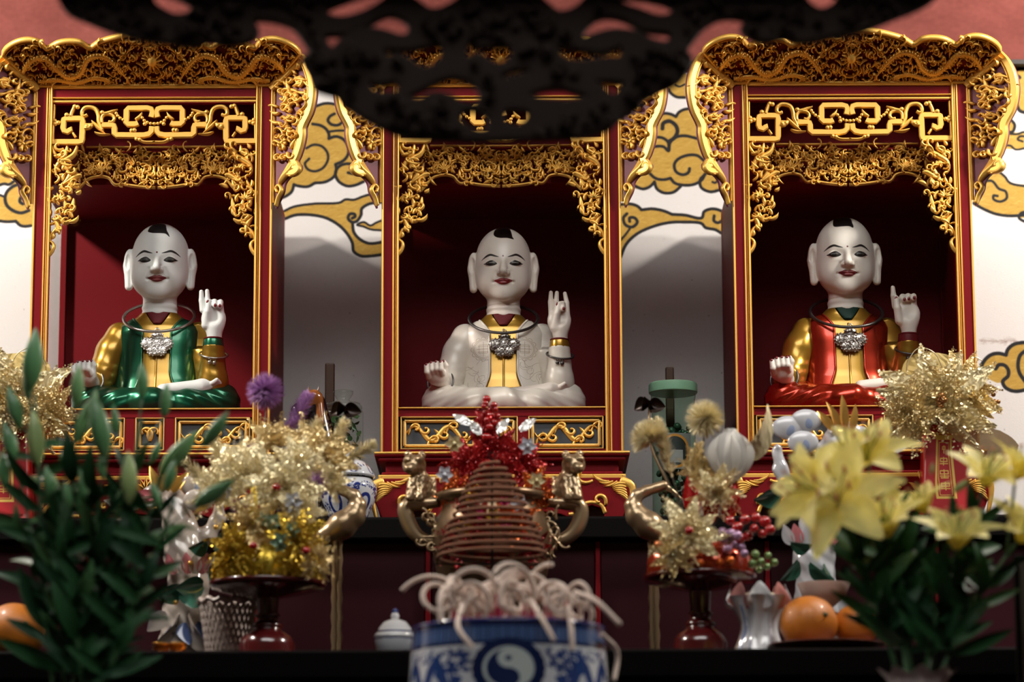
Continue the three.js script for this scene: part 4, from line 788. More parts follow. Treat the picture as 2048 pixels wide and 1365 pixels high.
const glitter = {
  gold: std(lin(0.74, 0.58, 0.28), 0.32, 0.6), pale: std(lin(0.84, 0.74, 0.46), 0.34, 0.5), yellow: std(lin(0.62, 0.42, 0.05), 0.3, 0.75), silver: std(lin(0.7, 0.7, 0.68), 0.3, 0.7),
  red: phys(lin(0.42, 0.010, 0.012), 0.22, 0.45, { clearcoat: 0.6 }), orange: std(lin(0.6, 0.13, 0.02), 0.28, 0.6), mint: std(lin(0.36, 0.52, 0.40), 0.35, 0.3), purple: phys(lin(0.46, 0.20, 0.52), 0.6, 0, { transmission: 0.3, thickness: 0 }), pink: std(lin(0.55, 0.03, 0.16), 0.4, 0.1), white: std(lin(0.66, 0.68, 0.74), 0.4, 0.1), berry: phys(lin(0.36, 0.006, 0.008), 0.15, 0, { clearcoat: 0.9 }), lilac: phys(lin(0.42, 0.24, 0.40), 0.2, 0.2, { clearcoat: 0.9 }), green: phys(lin(0.14, 0.24, 0.07), 0.2, 0.2, { clearcoat: 0.9 }), brown: std(lin(0.30, 0.13, 0.04), 0.3, 0.7),
};
// a glittered poinsettia: two rings of rough leaves round a knot of beads
function poinsettia(r, seedNo, pet = 7) {
  seed(seedNo);
  const g = [], dots = [];
  for (let ring = 0; ring < 2; ring++) for (let i = 0; i < pet + 2; i++) {
    const a = (i + ring * 0.5) / (pet + 2) * 6.283 + rnd(-0.15, 0.15), l = r * (ring ? 0.62 : 1) * rnd(0.85, 1.1), lift = ring ? 0.7 : 0.28;
    const d = V3(Math.cos(a), Math.sin(a), lift + rnd(-0.15, 0.2));
    g.push(place(petal(l, l * 0.4, { bend: 0.5, rough: l * 0.016, facet: true, nu: 20, nv: 9 }), V3(0, 0, 0), d, rnd(-0.4, 0.4)));
    for (let k = 0; k < 130; k++) { const t = rnd(0.1, 1.06), s = rnd(-0.23, 0.23) * Math.sin(0.4 + 2.6 * t), n = d.clone().normalize().multiplyScalar(l * t); dots.push([n.x - Math.sin(a) * s * l, n.y + Math.cos(a) * s * l, n.z + rnd(0, 0.008)]); }
  }
  g.push(sequins(dots, r * 0.016));
  return join(g);
}
function beadKnot(n, r, br, seedNo) { seed(seedNo); const g = []; for (let i = 0; i < n; i++) { const a = rnd(0, 6.28), q = r * Math.sqrt(rnd()); g.push(bead(q * Math.cos(a), q * Math.sin(a), rnd(-0.5, 0.6) * r, br * rnd(0.8, 1.2), 2)); } return merge(g); }
function pompom(r, n, th, seedNo, dome = -1) {
  seed(seedNo); const g = [];
  for (let i = 0; i < n; i++) { const y = rnd(dome, 1), a = rnd(0, 6.283), s = Math.sqrt(1 - y * y), d = V3(s * Math.cos(a), y, s * Math.sin(a)); const c = new THREE.ConeGeometry(th, r * rnd(0.82, 1), 4, 1); c.translate(0, r * 0.45, 0); g.push(place(c, V3(0, 0, 0), d)); }
  return join(g);
}
function plume(len, r, n, seedNo) {   // a bristly spike along +y
  seed(seedNo); const g = [new THREE.CylinderGeometry(r * 0.1, r * 0.1, len, 6).translate(0, len / 2, 0)];
  for (let i = 0; i < n; i++) { const t = rnd(0.05, 1), a = rnd(0, 6.283), d = V3(Math.cos(a), rnd(0.7, 1.5), Math.sin(a)); const c = new THREE.ConeGeometry(r * 0.09, r * 1.1 * Math.sin(Math.PI * (0.15 + 0.8 * t)), 3, 1); c.translate(0, r * 0.5, 0); g.push(place(c, V3(0, t * len, 0), d)); }
  return join(g);
}
function smallBlossom(r) { const g = []; for (let i = 0; i < 6; i++) g.push(place(petal(r, r * 0.75, { cup: 0.4, nu: 5, nv: 3 }), V3(0, 0, 0), V3(Math.cos(i * 1.0472), Math.sin(i * 1.0472), 0.25))); g.push(bead(0, 0, r * 0.15, r * 0.22)); return join(g); }
const H = (px, py, z, base) => at(px, py, z).y - base;

// ---------------------------------------------------------------- blue and white porcelain
const cobalt = (w, h, draw) => { const cv = document.createElement('canvas'); cv.width = w; cv.height = h; const c = cv.getContext('2d'); c.fillStyle = '#d3d6da'; c.fillRect(0, 0, w, h); c.strokeStyle = c.fillStyle = '#1d2f78'; draw(c, w, h); const t = new THREE.CanvasTexture(cv); t.colorSpace = THREE.SRGBColorSpace; return t; };
const glaze = (map) => phys(lin(0.86, 0.88, 0.9), 0.16, 0, { map, clearcoat: 0.7, clearcoatRoughness: 0.08 });
const blotch = (c, x, y, r, n) => { for (let i = 0; i < n; i++) { const a = rnd(0, 6.283), q = r * Math.sqrt(rnd()); c.beginPath(); c.ellipse(x + q * Math.cos(a), y + q * Math.sin(a) * 0.8, r * rnd(0.08, 0.26), r * rnd(0.05, 0.14), rnd(0, 3), 0, 7); c.fill(); } };
const porcelainWhite = phys(lin(0.72, 0.73, 0.74), 0.16, 0, { clearcoat: 0.7, clearcoatRoughness: 0.08 }), porcelainBlue = phys(lin(0.02, 0.035, 0.17), 0.16, 0, { clearcoat: 0.7 });
{
  // ginger jar on the upper step
  const z = 0.086, p = at(697, 1000, z), t = thing('ginger_jar', 'blue and white porcelain jar with domed lid beside the horse figurine', 'jar', [p.x, SHELF, z]);
  const r = 0.0565, h = H(697, 958, z, SHELF);
  seed(3);
  const tex = cobalt(1024, 512, (c, w, hh) => { c.lineWidth = 8; for (let i = 0; i < 5; i++) { const x = i * w / 5 + 60; c.lineWidth = 22; c.beginPath(); c.ellipse(x + 60, 280, 40, 56, 0, 0, 7); c.stroke(); c.globalAlpha = 0.85; blotch(c, x - 40, 180, 70, 60); blotch(c, x - 30, 300, 40, 30); blotch(c, x - 20, 390, 66, 56); blotch(c, x + 70, 400, 40, 26); blotch(c, x + 60, 140, 44, 26); c.globalAlpha = 1; } c.fillRect(0, 20, w, 12); c.fillRect(0, hh - 40, w, 14); });
  const prof = [[0, 0], [0.034, 0], [0.036, 0.003], [0.042, h * 0.2], [0.052, h * 0.45], [r, h * 0.68], [0.0555, h * 0.82], [0.048, h * 0.95], [0.044, h]];
  obj('body', new THREE.LatheGeometry(new THREE.SplineCurve(prof.map((q) => new THREE.Vector2(...q))).getPoints(40), 64), glaze(tex), t);
  const lh = H(697, 918, z, SHELF) - h;
  const lt = cobalt(512, 128, (c, w, hh) => { for (let i = 0; i < 7; i++) { c.lineWidth = 5; c.beginPath(); c.ellipse(i * 73 + 20, 70, 12, 18, 0, 0, 7); c.stroke(); blotch(c, i * 73 + 52, 64, 20, 8); } c.fillRect(0, 4, w, 6); });
  const lid = obj('lid', lathe([[0.0495, h + 0.001], [0.053, h + 0.003], [0.0525, h + 0.007], [0.047, h + lh * 0.45], [0.034, h + lh * 0.8], [0.014, h + lh], [0, h + lh + 0.001]], 64), glaze(lt), t);
  obj('knob', lathe([[0.007, h + lh], [0.0085, h + lh + 0.004], [0.0125, h + lh + 0.012], [0.010, h + lh + 0.02], [0.003, h + lh + 0.026], [0, h + lh + 0.027]], 24), porcelainWhite, lid);
}
{
  // little lidded cup on the lower step
  const z = 0.56, p = at(790, 1260, z), t = thing('lidded_cup', 'small white porcelain cup with blue-tipped lid beside the dragon censer', 'cup', [p.x, STEP, z]);
  const h = H(790, 1277, z, STEP);
  seed(9);
  const tex = cobalt(512, 128, (c, w) => { for (let i = 0; i < 4; i++) blotch(c, i * 128 + 64, 84, 34, 26); c.fillRect(0, 14, w, 8); });
  obj('bowl', lathe([[0, 0.001], [0.024, 0.001], [0.026, 0.004], [0.035, h * 0.5], [0.0375, h * 0.9], [0.037, h]], 48), glaze(tex), t);
  const lid = obj('lid', lathe([[0.0385, h + 0.0005], [0.0395, h + 0.003], [0.036, h + 0.008], [0.0315, h + 0.012], [0.030, h + 0.018], [0.022, h + 0.029], [0.010, h + 0.034], [0, h + 0.035]], 48), porcelainWhite, t);
  obj('stripe', lathe([[0.0345, h + 0.009], [0.0355, h + 0.0105], [0.0335, h + 0.012]], 48), porcelainBlue, lid);
  obj('knob', lathe([[0.006, h + 0.033], [0.0085, h + 0.040], [0.006, h + 0.046], [0, h + 0.046]], 24), porcelainWhite, lid);
  obj('knob_tip', lathe([[0.006, h + 0.0455], [0.0065, h + 0.05], [0.004, h + 0.054], [0, h + 0.055]], 24), porcelainBlue, lid);
}
{
  // the dragon censer in front
  const z = 1.02, p = at(1017, 1250, z), t = thing('porcelain_censer', 'large blue and white porcelain censer full of curled incense ash in front', 'censer', [p.x, TABLE, z]);
  const h = H(1017, 1262, z, TABLE), r = 0.163;
  seed(13);
  const tex = cobalt(2048, 1024, (c, w, hh) => {
    const y = (v) => (1 - v) * hh;   // v: 0 foot, 1 rim
    c.fillStyle = '#1d2f5e'; c.fillRect(0, y(1), w, hh * 0.1);
    c.strokeStyle = '#5a76a4'; c.lineWidth = 5;
    for (let i = 0; i < 64; i++) { const x = i * 32, a = y(0.975), b = y(0.91); c.strokeRect(x + 3, a + 4, 20, b - a - 8); c.strokeRect(x + 9, a + 16, 8, b - a - 32); }
    c.fillStyle = '#14224c'; c.fillRect(0, y(1), w, 20); c.fillRect(0, y(0.905), w, 10);
    for (const cx of [w * 0.25, w * 0.75]) {   // front and back medallions
      c.fillStyle = '#16264f'; for (let k = 0; k < 22; k++) { const a = k / 22 * 6.283; c.beginPath(); c.ellipse(cx + 96 * Math.cos(a), y(0.79) + 112 * Math.sin(a), 26, 30, a, 0, 7); c.fill(); }
      c.fillStyle = '#c9d2cd'; c.beginPath(); c.ellipse(cx, y(0.79), 84, 98, 0, 0, 7); c.fill();
      c.fillStyle = '#1a2a55'; c.beginPath(); c.ellipse(cx, y(0.79), 72, 86, 0, Math.PI / 2, Math.PI * 1.5); c.fill(); c.beginPath(); c.ellipse(cx, y(0.79) + 43, 36, 43, 0, 0, 7); c.fill();
      c.fillStyle = '#c9d2cd'; c.beginPath(); c.ellipse(cx, y(0.79) - 43, 36, 43, 0, 0, 7); c.fill(); c.fillStyle = '#1a2a55'; c.beginPath(); c.ellipse(cx, y(0.79) - 43, 10, 12, 0, 0, 7); c.fill();
      for (const m of [-1, 1]) {   // facing dragons
        c.strokeStyle = '#2b4680'; c.lineWidth = 40; c.beginPath(); for (let k = 0; k <= 30; k++) { const x = cx + m * (170 + k * 8.5), yy = y(0.76) + 60 * Math.sin(k * 0.42); k ? c.lineTo(x, yy) : c.moveTo(x, yy); } c.stroke();
        c.fillStyle = '#24407a'; blotch(c, cx + m * 210, y(0.81), 80, 50); blotch(c, cx + m * 330, y(0.85), 40, 24); blotch(c, cx + m * 300, y(0.62), 70, 34);
        c.lineWidth = 14; for (let k = 0; k < 5; k++) { c.beginPath(); c.arc(cx + m * (150 + k * 60), y(0.86 - (k % 2) * 0.3), 20, 0, 4.4); c.stroke(); }
      }
    }
    c.fillStyle = '#1d2f5e'; c.fillRect(0, y(0.14), w, hh * 0.1);
  });
  const prof = [[0.105, 0], [0.11, 0.004], [0.118, 0.03], [0.15, h * 0.28], [0.168, h * 0.6], [0.166, h * 0.86], [r, h * 0.97], [r, h]];
  const g = new THREE.LatheGeometry(new THREE.SplineCurve(prof.map((q) => new THREE.Vector2(...q))).getSpacedPoints(60), 96);
  g.rotateY(-Math.PI / 2);
  obj('body', g, glaze(tex), t);
  obj('rim', lathe([[r, h], [r + 0.001, h + 0.003], [r - 0.004, h + 0.005], [r - 0.012, h + 0.003], [r - 0.014, h - 0.02]], 96), glaze(cobalt(64, 64, (c) => { c.fillRect(0, 0, 64, 64); })), t);
  obj('foot_disc', lathe([[0, 0.002], [0.105, 0.002]], 64), porcelainWhite, t);
  const ashMat = std(lin(0.32, 0.28, 0.24), 0.95);
  obj('ash_bed', lathe([[0, h - 0.004], [0.08, h - 0.006], [r - 0.0135, h - 0.012]], 64), ashMat, t);
  // burnt incense sticks, each with its red stub and curled ash
  const ash = std(lin(0.72, 0.60, 0.52), 0.9), stub = std(lin(0.42, 0.02, 0.08), 0.6);
  seed(15);
  for (let i = 0; i < 46; i++) {
    const a = rnd(0, 6.283), q = 0.105 * Math.sqrt(rnd()), bx = p.x + q * Math.cos(a) - 0.004, bz = z + q * Math.sin(a), by = TABLE + h - 0.012;
    const s = new THREE.Group(); s.name = numbered('incense_stick'); s.position.set(bx, by, bz); scene.add(s);
    s.userData = { label: 'burnt incense stick with red stub and pale curled ash in porcelain censer', category: 'incense', group: 'burnt incense sticks in the porcelain censer' };
    const lean = V3(Math.cos(a) * 0.1 + rnd(-0.2, 0.2), 1, Math.sin(a) * 0.1 + rnd(-0.2, 0.2)).normalize(), sl = rnd(0.03, 0.07);
    obj('stub', place(new THREE.CylinderGeometry(0.0026, 0.0026, sl + 0.02, 6).translate(0, sl / 2 - 0.01, 0), V3(0, 0, 0), lean), stub, s);
    const pts = [lean.clone().multiplyScalar(sl)]; let d = lean.clone(); const turn = rnd(0, 6.283), ax = V3(Math.cos(turn), rnd(-0.3, 0.3), Math.sin(turn)).normalize(), bend = rnd(0.3, 0.6) * (rnd() < 0.8 ? 1 : 0.6), n = 9 + Math.floor(rnd(0, 6));
    for (let k = 0; k < n; k++) { pts.push(pts[pts.length - 1].clone().addScaledVector(d, 0.0115)); d = d.clone().applyAxisAngle(ax, bend).normalize(); }
    obj('curled_ash', tube(pts.map((v) => [v.x, v.y, v.z]), 0.0043, 26, 8), ash, s);
  }
  // long curls drooping over the rim
  for (const [x0, y0, x1, y1, x2, y2] of [[1150, 1185, 1195, 1205, 1240, 1250], [925, 1210, 918, 1260, 945, 1296], [1060, 1200, 1085, 1240, 1108, 1282], [1135, 1215, 1142, 1250, 1145, 1300], [1205, 1270, 1235, 1310, 1228, 1362], [905, 1165, 880, 1195, 884, 1245]]) {
    const zz = x0 > 1190 ? z - 0.02 : z + 0.17, A = at(x0, y0, z + 0.08), B = at(x1, y1, zz), D = at(x2, y2, zz + 0.015);
    const s = obj('fallen_ash_curl', tube([[A.x, A.y, A.z], [B.x, B.y, B.z], [D.x, D.y, D.z]], 0.0042, 20, 7), ash);
    tag(s, 'long pale ash curl drooping over the porcelain censer rim', 'incense', 'drooping ash curls');
  }
}

// ---------------------------------------------------------------- glass jars and sticks behind
{
  const clear = phys(lin(0.93, 0.97, 0.94), 0.03, 0, { transmission: 1, thickness: 0, ior: 1.5 });
  const leafy = phys(lin(0.07, 0.17, 0.06), 0.35, 0, { clearcoat: 0.3 });
  const z = -0.13, p = at(686, 900, z), t = thing('glass_jar', 'square clear glass jar of green leaves behind the porcelain jar', 'jar', [p.x, SHELF, z]);
  const w = 0.086, h = H(690, 822, z, SHELF), h2 = H(690, 780, z, SHELF);
  obj('body', rbox(w, h, w, 0.012, 0, h / 2 + 0.0004, 0, 4), clear, t);
  seed(4); const lv = []; for (let i = 0; i < 240; i++) lv.push(place(petal(rnd(0.012, 0.02), rnd(0.007, 0.012), { cup: 0.5, nu: 4, nv: 2 }), V3(rnd(-0.034, 0.034), rnd(0.004, h - 0.014), rnd(-0.034, 0.034)), V3(rnd(-1, 1), rnd(-1, 1), rnd(-1, 1))));
  const c = obj('dried_leaves', join(lv), leafy, t); c.userData.kind = 'stuff';
  obj('lid', lathe([[0.038, h], [0.040, h + 0.006], [0.036, h + 0.014], [0.022, h + 0.017], [0.012, h + 0.022], [0.020, h2 - 0.010], [0.021, h2 - 0.004], [0.012, h2], [0, h2]], 40), clear, t);
  const z2 = -0.12, q = at(1347, 850, z2), u = thing('candy_jar', 'round glass jar with pale green lid and oval label', 'jar', [q.x, SHELF, z2]);
  const rh = H(1347, 812, z2, SHELF), lh = H(1347, 789, z2, SHELF), tp = H(1347, 768, z2, SHELF);
  obj('body', lathe([[0, 0.001], [0.040, 0.001], [0.0455, 0.006], [0.0455, rh * 0.9], [0.044, rh], [0.0465, lh - 0.006], [0.0465, lh]], 48), phys(lin(0.75, 0.9, 0.8), 0.04, 0, { transmission: 1, thickness: 0, ior: 1.5 }), u);
  const fg = []; for (let i = 0; i < 200; i++) { const a = rnd(0, 6.283), s = 0.036 * Math.sqrt(rnd()); fg.push(bead(s * Math.cos(a), rnd(0.008, rh * 0.82), s * Math.sin(a), rnd(0.005, 0.008), 1)); }
  obj('green_sweets', merge(fg), phys(lin(0.03, 0.10, 0.06), 0.3, 0, { clearcoat: 0.5 }), u).userData.kind = 'stuff';
  obj('lid', lathe([[0, lh + 0.0005], [0.049, lh + 0.0005], [0.0505, lh + 0.003], [0.0505, tp - 0.003], [0.0485, tp], [0, tp]], 48), phys(lin(0.30, 0.62, 0.40), 0.4, 0, { clearcoat: 0.2 }), u);
  const lc = document.createElement('canvas'); lc.width = 256; lc.height = 256; { const k = lc.getContext('2d'); k.fillStyle = '#7c8a84'; k.fillRect(0, 0, 256, 256); k.fillStyle = '#c98f32'; k.beginPath(); k.ellipse(128, 128, 112, 122, 0, 0, 7); k.fill(); k.fillStyle = '#20302c'; k.beginPath(); k.ellipse(128, 128, 94, 104, 0, 0, 7); k.fill(); k.fillStyle = '#9aa59e'; k.fillRect(70, 120, 116, 90); }
  const lt = new THREE.CanvasTexture(lc); lt.colorSpace = THREE.SRGBColorSpace;
  obj('label', new THREE.CylinderGeometry(0.0462, 0.0462, 0.075, 24, 1, true, -0.8, 1.6).translate(0, rh * 0.62, 0), std(0xffffff, 0.5, 0, { map: lt }), u);
  const wood = std(lin(0.075, 0.032, 0.014), 0.4);
  for (const [px, top, zz, w0, lab] of [[660, 728, -0.24, 0.02, 'upright brown wooden slat rising behind the square glass jar'], [1339, 736, -0.24, 0.018, 'upright brown wooden slat rising behind the green-lidded jar']]) {
    const s = at(px, top, zz), hh = s.y - SHELF;
    tag(obj('wooden_slat', rbox(w0, hh, 0.016, 0.003, s.x, SHELF + hh / 2 + 0.0003, zz), wood), lab, 'slat');
  }
}

// ---------------------------------------------------------------- horse figurine
{
  const z = -0.03, p = at(615, 850, z), t = thing('horse_figurine', 'glazed brown and black horse figurine between the porcelain jar and the first shrine', 'figurine', [p.x, SHELF, z]);
  const hd = H(620, 800, z, SHELF) * 1000;   // eye height in millimetres
  const brown = phys(lin(0.22, 0.07, 0.015), 0.22, 0, { clearcoat: 0.8 }), black = phys(lin(0.012, 0.010, 0.012), 0.2, 0, { clearcoat: 0.8 });
  obj('body', mm(sculpt((x, y, zz) => {
    let d = cap(x, y, zz, [10, hd - 4, 0], [-16, hd - 20, 14], 20, 12);
    d = smin(d, ell(x, y, zz, -20, hd - 24, 18, 13, 11, 12), 5);
    d = smin(d, cap(x, y, zz, [16, hd - 10, -6], [26, hd - 80, -10], 22, 32), 10);
    d = smin(d, ell(x, y, zz, 20, hd - 112, -6, 30, 42, 34), 14);
    for (const [lx, lz] of [[6, 8], [32, 8], [8, -26], [34, -26]]) d = smin(d, cap(x, y, zz, [lx, hd - 130, lz], [lx, 6, lz], 11, 8), 6);
    return d;
  }, [-46, -6, -56], [68, hd + 26, 44], 3)), black, t);
  obj('face_blaze', mm(sculpt((x, y, zz) => smax(smin(cap(x, y, zz, [13, hd + 3, 8], [0, hd - 10, 15], 17, 12), cap(x, y, zz, [22, hd, 8], [28, hd - 50, 16], 10, 8), 6), -ell(x, y, zz, -6, hd - 22, 10, 12, 8, 30), 3), [-24, hd - 66, -20], [46, hd + 28, 40], 2)), brown, t);
  for (const x of [2, 21]) obj('ear', mm(new THREE.ConeGeometry(4.6, 20, 12).rotateZ(x > 10 ? -0.12 : 0.12).translate(x, hd + 19, 0)), brown, t);
  obj('eye', mm(new THREE.SphereGeometry(4, 14, 10).scale(1, 1, 0.6).translate(2, hd + 1, 27)), phys(lin(0.5, 0.46, 0.4), 0.1, 0, { clearcoat: 1 }), t);
}

// ---------------------------------------------------------------- pair of bronze cranes carrying lotus leaves
const bronze = phys(lin(0.36, 0.26, 0.15), 0.32, 0.7, { clearcoat: 0.2 });
{
  const build = (side, z, ref, label, leafAt) => {   // side 1: faces towards the first shrine; -1: mirrored
    const b = at(ref, 1299, z), t = thing('bronze_crane', label, 'crane figurine', [b.x, STEP, z], 'pair of bronze cranes');
    const L = (px, py, dz = 0) => { const q = at(ref + side * (px - 668), py, z + dz); return [side * (q.x - b.x) * 1000, (q.y - STEP) * 1000, dz * 1000]; };
    const body = [[...L(626, 1102), 7], [...L(650, 1075), 19], [...L(684, 1052), 27], [...L(708, 1032), 22], [...L(717, 1012), 15], [...L(708, 992), 12], [...L(688, 982), 10], [...L(668, 976), 9], [...L(655, 972), 10]];
    const xs = body.map((q) => q[0]), ys = body.map((q) => q[1]);
    const g = mm(sculpt((x, y, zz) => chain(x, y, zz, body, 6), [Math.min(...xs) - 24, Math.min(...ys) - 32, -34], [Math.max(...xs) + 34, Math.max(...ys) + 34, 34], 3));
    obj('body', side > 0 ? g : mirrorX(g), bronze, t);
    const s = (q) => [side * q[0] / 1000, q[1] / 1000, q[2] / 1000];
    obj('beak', tube([s(L(655, 972)), s(L(636, 984)), s(L(618, 1000))], (u) => 0.007 * (1 - 0.75 * u), 10, 10), bronze, t);
    for (const dx of [0, 9]) {
      const kn = [[0.0055, 0]]; const hh = L(668, 1075)[1] / 1000; for (let k = 0; k < 14; k++) kn.push([k % 2 ? 0.0068 : 0.0046, (k + 0.5) / 14 * hh]); kn.push([0.010, hh]);
      const lg = obj('leg', lathe(kn, 12), bronze, t); lg.position.set(side * dx / 1000, 0.006, dx ? -0.012 : 0.006);
    }
    obj('tortoise_base', mm(sculpt((x, y, zz) => smax(smin(ell(x, y, zz, 4, 6, -2, 34, 16, 26), cap(x, y, zz, [-30, 8, 0], [-44, 14, 0], 7, 6), 5), -y, 2), [-56, -3, -34], [46, 28, 30], 2.6)), bronze, t);
    const q = s(L(640, 980)), lf = [side * (at(ref + side * (leafAt[0] - 668), leafAt[1], z).x - b.x) * side, at(ref, leafAt[1], z).y - STEP, 0];
    obj('lotus_stem', tube([q, [(q[0] + lf[0]) / 2 + side * 0.018, (q[1] + lf[1]) / 2, 0.01], lf], 0.0022, 20, 7), bronze, t);
    seed(2); const lfG = []; for (let k = 0; k < 4; k++) lfG.push(place(petal(0.034, 0.03, { cup: 0.9, bend: 0.7, nu: 8, nv: 5 }), V3(...lf), V3(Math.cos(k * 1.57 + 0.2), -0.25 + 0.2 * (k % 2), Math.sin(k * 1.57 + 0.2) * 0.8)));
    obj('lotus_leaf', join(lfG), std(lin(0.035, 0.02, 0.014), 0.35, 0.4), t);
    return t;
  };
  build(1, 0.30, 668, 'bronze crane with arched neck beside the gold glitter bouquet', [690, 818]);
  build(-1, 0.30, 1314, 'bronze crane with arched neck beside the red glitter bouquet', [684, 808]);
}

// ---------------------------------------------------------------- footed lacquer trays and what stands on them
const trayMat = phys(lin(0.075, 0.006, 0.006), 0.22, 0, { clearcoat: 0.7, clearcoatRoughness: 0.08 });
const TRAY_Z = 0.5;
const trayTop = (px, py) => H(px, py, TRAY_Z, STEP);
function tray(px, rim, r, label) {
  const p = at(px, 1299, TRAY_Z), h = trayTop(px, rim), t = thing('footed_tray', label, 'tray', [p.x, STEP, TRAY_Z], 'footed lacquer trays');
  const fr = r * 0.5;
  obj('foot', lathe([[0, 0], [fr, 0], [fr + 0.003, 0.006], [fr, 0.014], [fr * 0.95, 0.018], [fr * 0.97, 0.034], [fr * 0.86, 0.05], [fr * 0.52, 0.062], [fr * 0.5, 0.066]], 64), trayMat, t);
  obj('stem', lathe([[fr * 0.5, 0.066], [fr * 0.56, 0.07], [fr * 0.5, 0.075], [fr * 0.38, 0.079], [fr * 0.36, 0.086], [fr * 0.48, 0.09], [fr * 0.36, 0.094], [fr * 0.4, h - 0.03]], 64), trayMat, t);
  obj('dish', lathe([[fr * 0.4, h - 0.03], [r * 0.6, h - 0.022], [r * 0.96, h - 0.012], [r, h - 0.004], [r, h], [r * 0.97, h + 0.001], [r * 0.95, h - 0.005], [0, h - 0.008]], 72), trayMat, t);
  return [p.x, STEP + h - 0.0078, TRAY_Z];
}
function put(g, px, py, z, o) { const q = at(px, py, z); g.translate(q.x - o[0], q.y - o[1], z - o[2]); return g; }
const facing = (g, ax, ay, az = 0) => g.rotateZ(az).rotateX(ax).rotateY(ay);
{
  const base = tray(534, 1166, 0.108, 'dark red lacquer footed tray under the gold glitter bouquet');
  const t = thing('glitter_bouquet', 'gold glitter flower arrangement with purple pompoms on the lacquer tray', 'bouquet', base);
  seed(51);
  // ruffled gold foil mound
  const mg = lathe([[0, 0.001], [0.088, 0.001], [0.098, 0.006], [0.100, 0.03], [0.094, 0.055], [0.080, 0.075], [0.05, 0.085], [0, 0.088]], 96);
  warp(mg, (x, y, z) => { const a = Math.atan2(z, x), k = 1 + 0.05 * Math.sin(a * 22 + y * 60) * (y > 0.003 ? 1 : 0.2); return [x * k, y, z * k]; });
  obj('foil_mound', mg, phys(lin(0.52, 0.36, 0.04), 0.3, 0.7), t);
  const dots = []; for (let i = 0; i < 900; i++) { const a = rnd(0, 6.283), y = rnd(0.005, 0.085), r = 0.103 - Math.max(0, y - 0.04) * 0.9; dots.push([r * Math.cos(a), y, r * Math.sin(a)]); }
  obj('foil_flakes', sequins(dots, 0.0024), glitter.yellow, t).userData.kind = 'stuff';
  const P = (name, g, mat, px, py, z) => obj(name, put(g, px, py, z, base), mat, t);
  for (const [px, py, r, ax, ay, m, z, s] of [[570, 980, 0.085, 0.1, 0.1, 'pale', 0.57, 1], [470, 935, 0.07, -0.4, -0.5, 'pale', 0.52, 2], [640, 905, 0.075, -0.5, 0.5, 'gold', 0.50, 3], [545, 880, 0.06, -0.7, 0, 'gold', 0.48, 4], [505, 1050, 0.06, 0.3, -0.4, 'gold', 0.58, 5], [590, 1085, 0.062, 0.2, 0.3, 'yellow', 0.60, 6], [470, 1100, 0.058, 0.3, -0.5, 'yellow', 0.58, 7], [630, 1120, 0.045, 0.1, 0.7, 'gold', 0.58, 8], [600, 1020, 0.05, 0, 0.4, 'pale', 0.58, 9], [432, 985, 0.055, 0, -0.5, 'pale', 0.53, 10], [655, 960, 0.05, -0.1, 0.5, 'pale', 0.53, 11], [500, 955, 0.065, 0, -0.2, 'pale', 0.56, 12], [600, 935, 0.06, -0.2, 0.2, 'pale', 0.54, 13]]) P('poinsettia', facing(poinsettia(r, 300 + s), ax, ay), glitter[m], px, py, z);
  for (const [px, py, z] of [[553, 975, 0.60], [507, 1092, 0.63], [612, 1102, 0.63]]) P('red_bead', bead(0, 0, 0, 0.0075, 2), glitter.berry, px, py, z);
  for (const [px, py, z, r] of [[560, 1085, 0.62, 0.022], [545, 1045, 0.60, 0.02], [530, 1040, 0.6, 0.017], [585, 1060, 0.62, 0.018]]) P('mint_blossom', facing(smallBlossom(r), 0.2, rnd(-0.4, 0.4)), glitter.mint, px, py, z);
  for (const [px, py, z, r] of [[588, 1005, 0.6, 0.022], [460, 980, 0.55, 0.02], [415, 965, 0.5, 0.018]]) P('white_blossom', facing(smallBlossom(r), 0.1, rnd(-0.4, 0.4)), glitter.white, px, py, z);
  for (const [px, py, r, z, n] of [[531, 783, 0.043, 0.46, 620], [480, 1012, 0.026, 0.53, 160], [632, 965, 0.028, 0.55, 160], [505, 900, 0.02, 0.5, 90]]) P('purple_pompom', pompom(r, n, r * 0.055, px), glitter.purple, px, py, z);
  P('purple_plume', plume(0.085, 0.026, 260, 77).rotateZ(-0.5), glitter.purple, 572, 870, 0.47);
  for (const [px, py, a, l] of [[420, 950, 0.7, 0.07], [690, 890, -1.1, 0.06], [610, 890, -0.3, 0.08], [660, 870, -0.5, 0.06], [450, 900, 0.5, 0.06]]) P('gold_plume', plume(l, 0.024, 150, px).rotateZ(a), glitter.pale, px, py + 30, 0.48);
  const st = []; for (const [px, py, z] of [[531, 800, 0.46], [572, 870, 0.47], [640, 905, 0.5], [470, 935, 0.52], [545, 880, 0.48], [632, 965, 0.55]]) { const q = at(px, py, z); st.push(tube([[rnd(-0.02, 0.02), 0.07, 0], [(q.x - base[0]) * 0.4, (q.y - base[1]) * 0.6, 0], [q.x - base[0], q.y - base[1], z - base[2]]], 0.0016, 14, 6)); }
  obj('wire_stems', st, std(lin(0.06, 0.05, 0.03), 0.6), t);
  obj('gold_leaf_blade', put(facing(petal(0.09, 0.014, { bend: 0.3 }), 0, 0, 0), 506, 1050, 0.6, base), glitter.yellow, t);
}
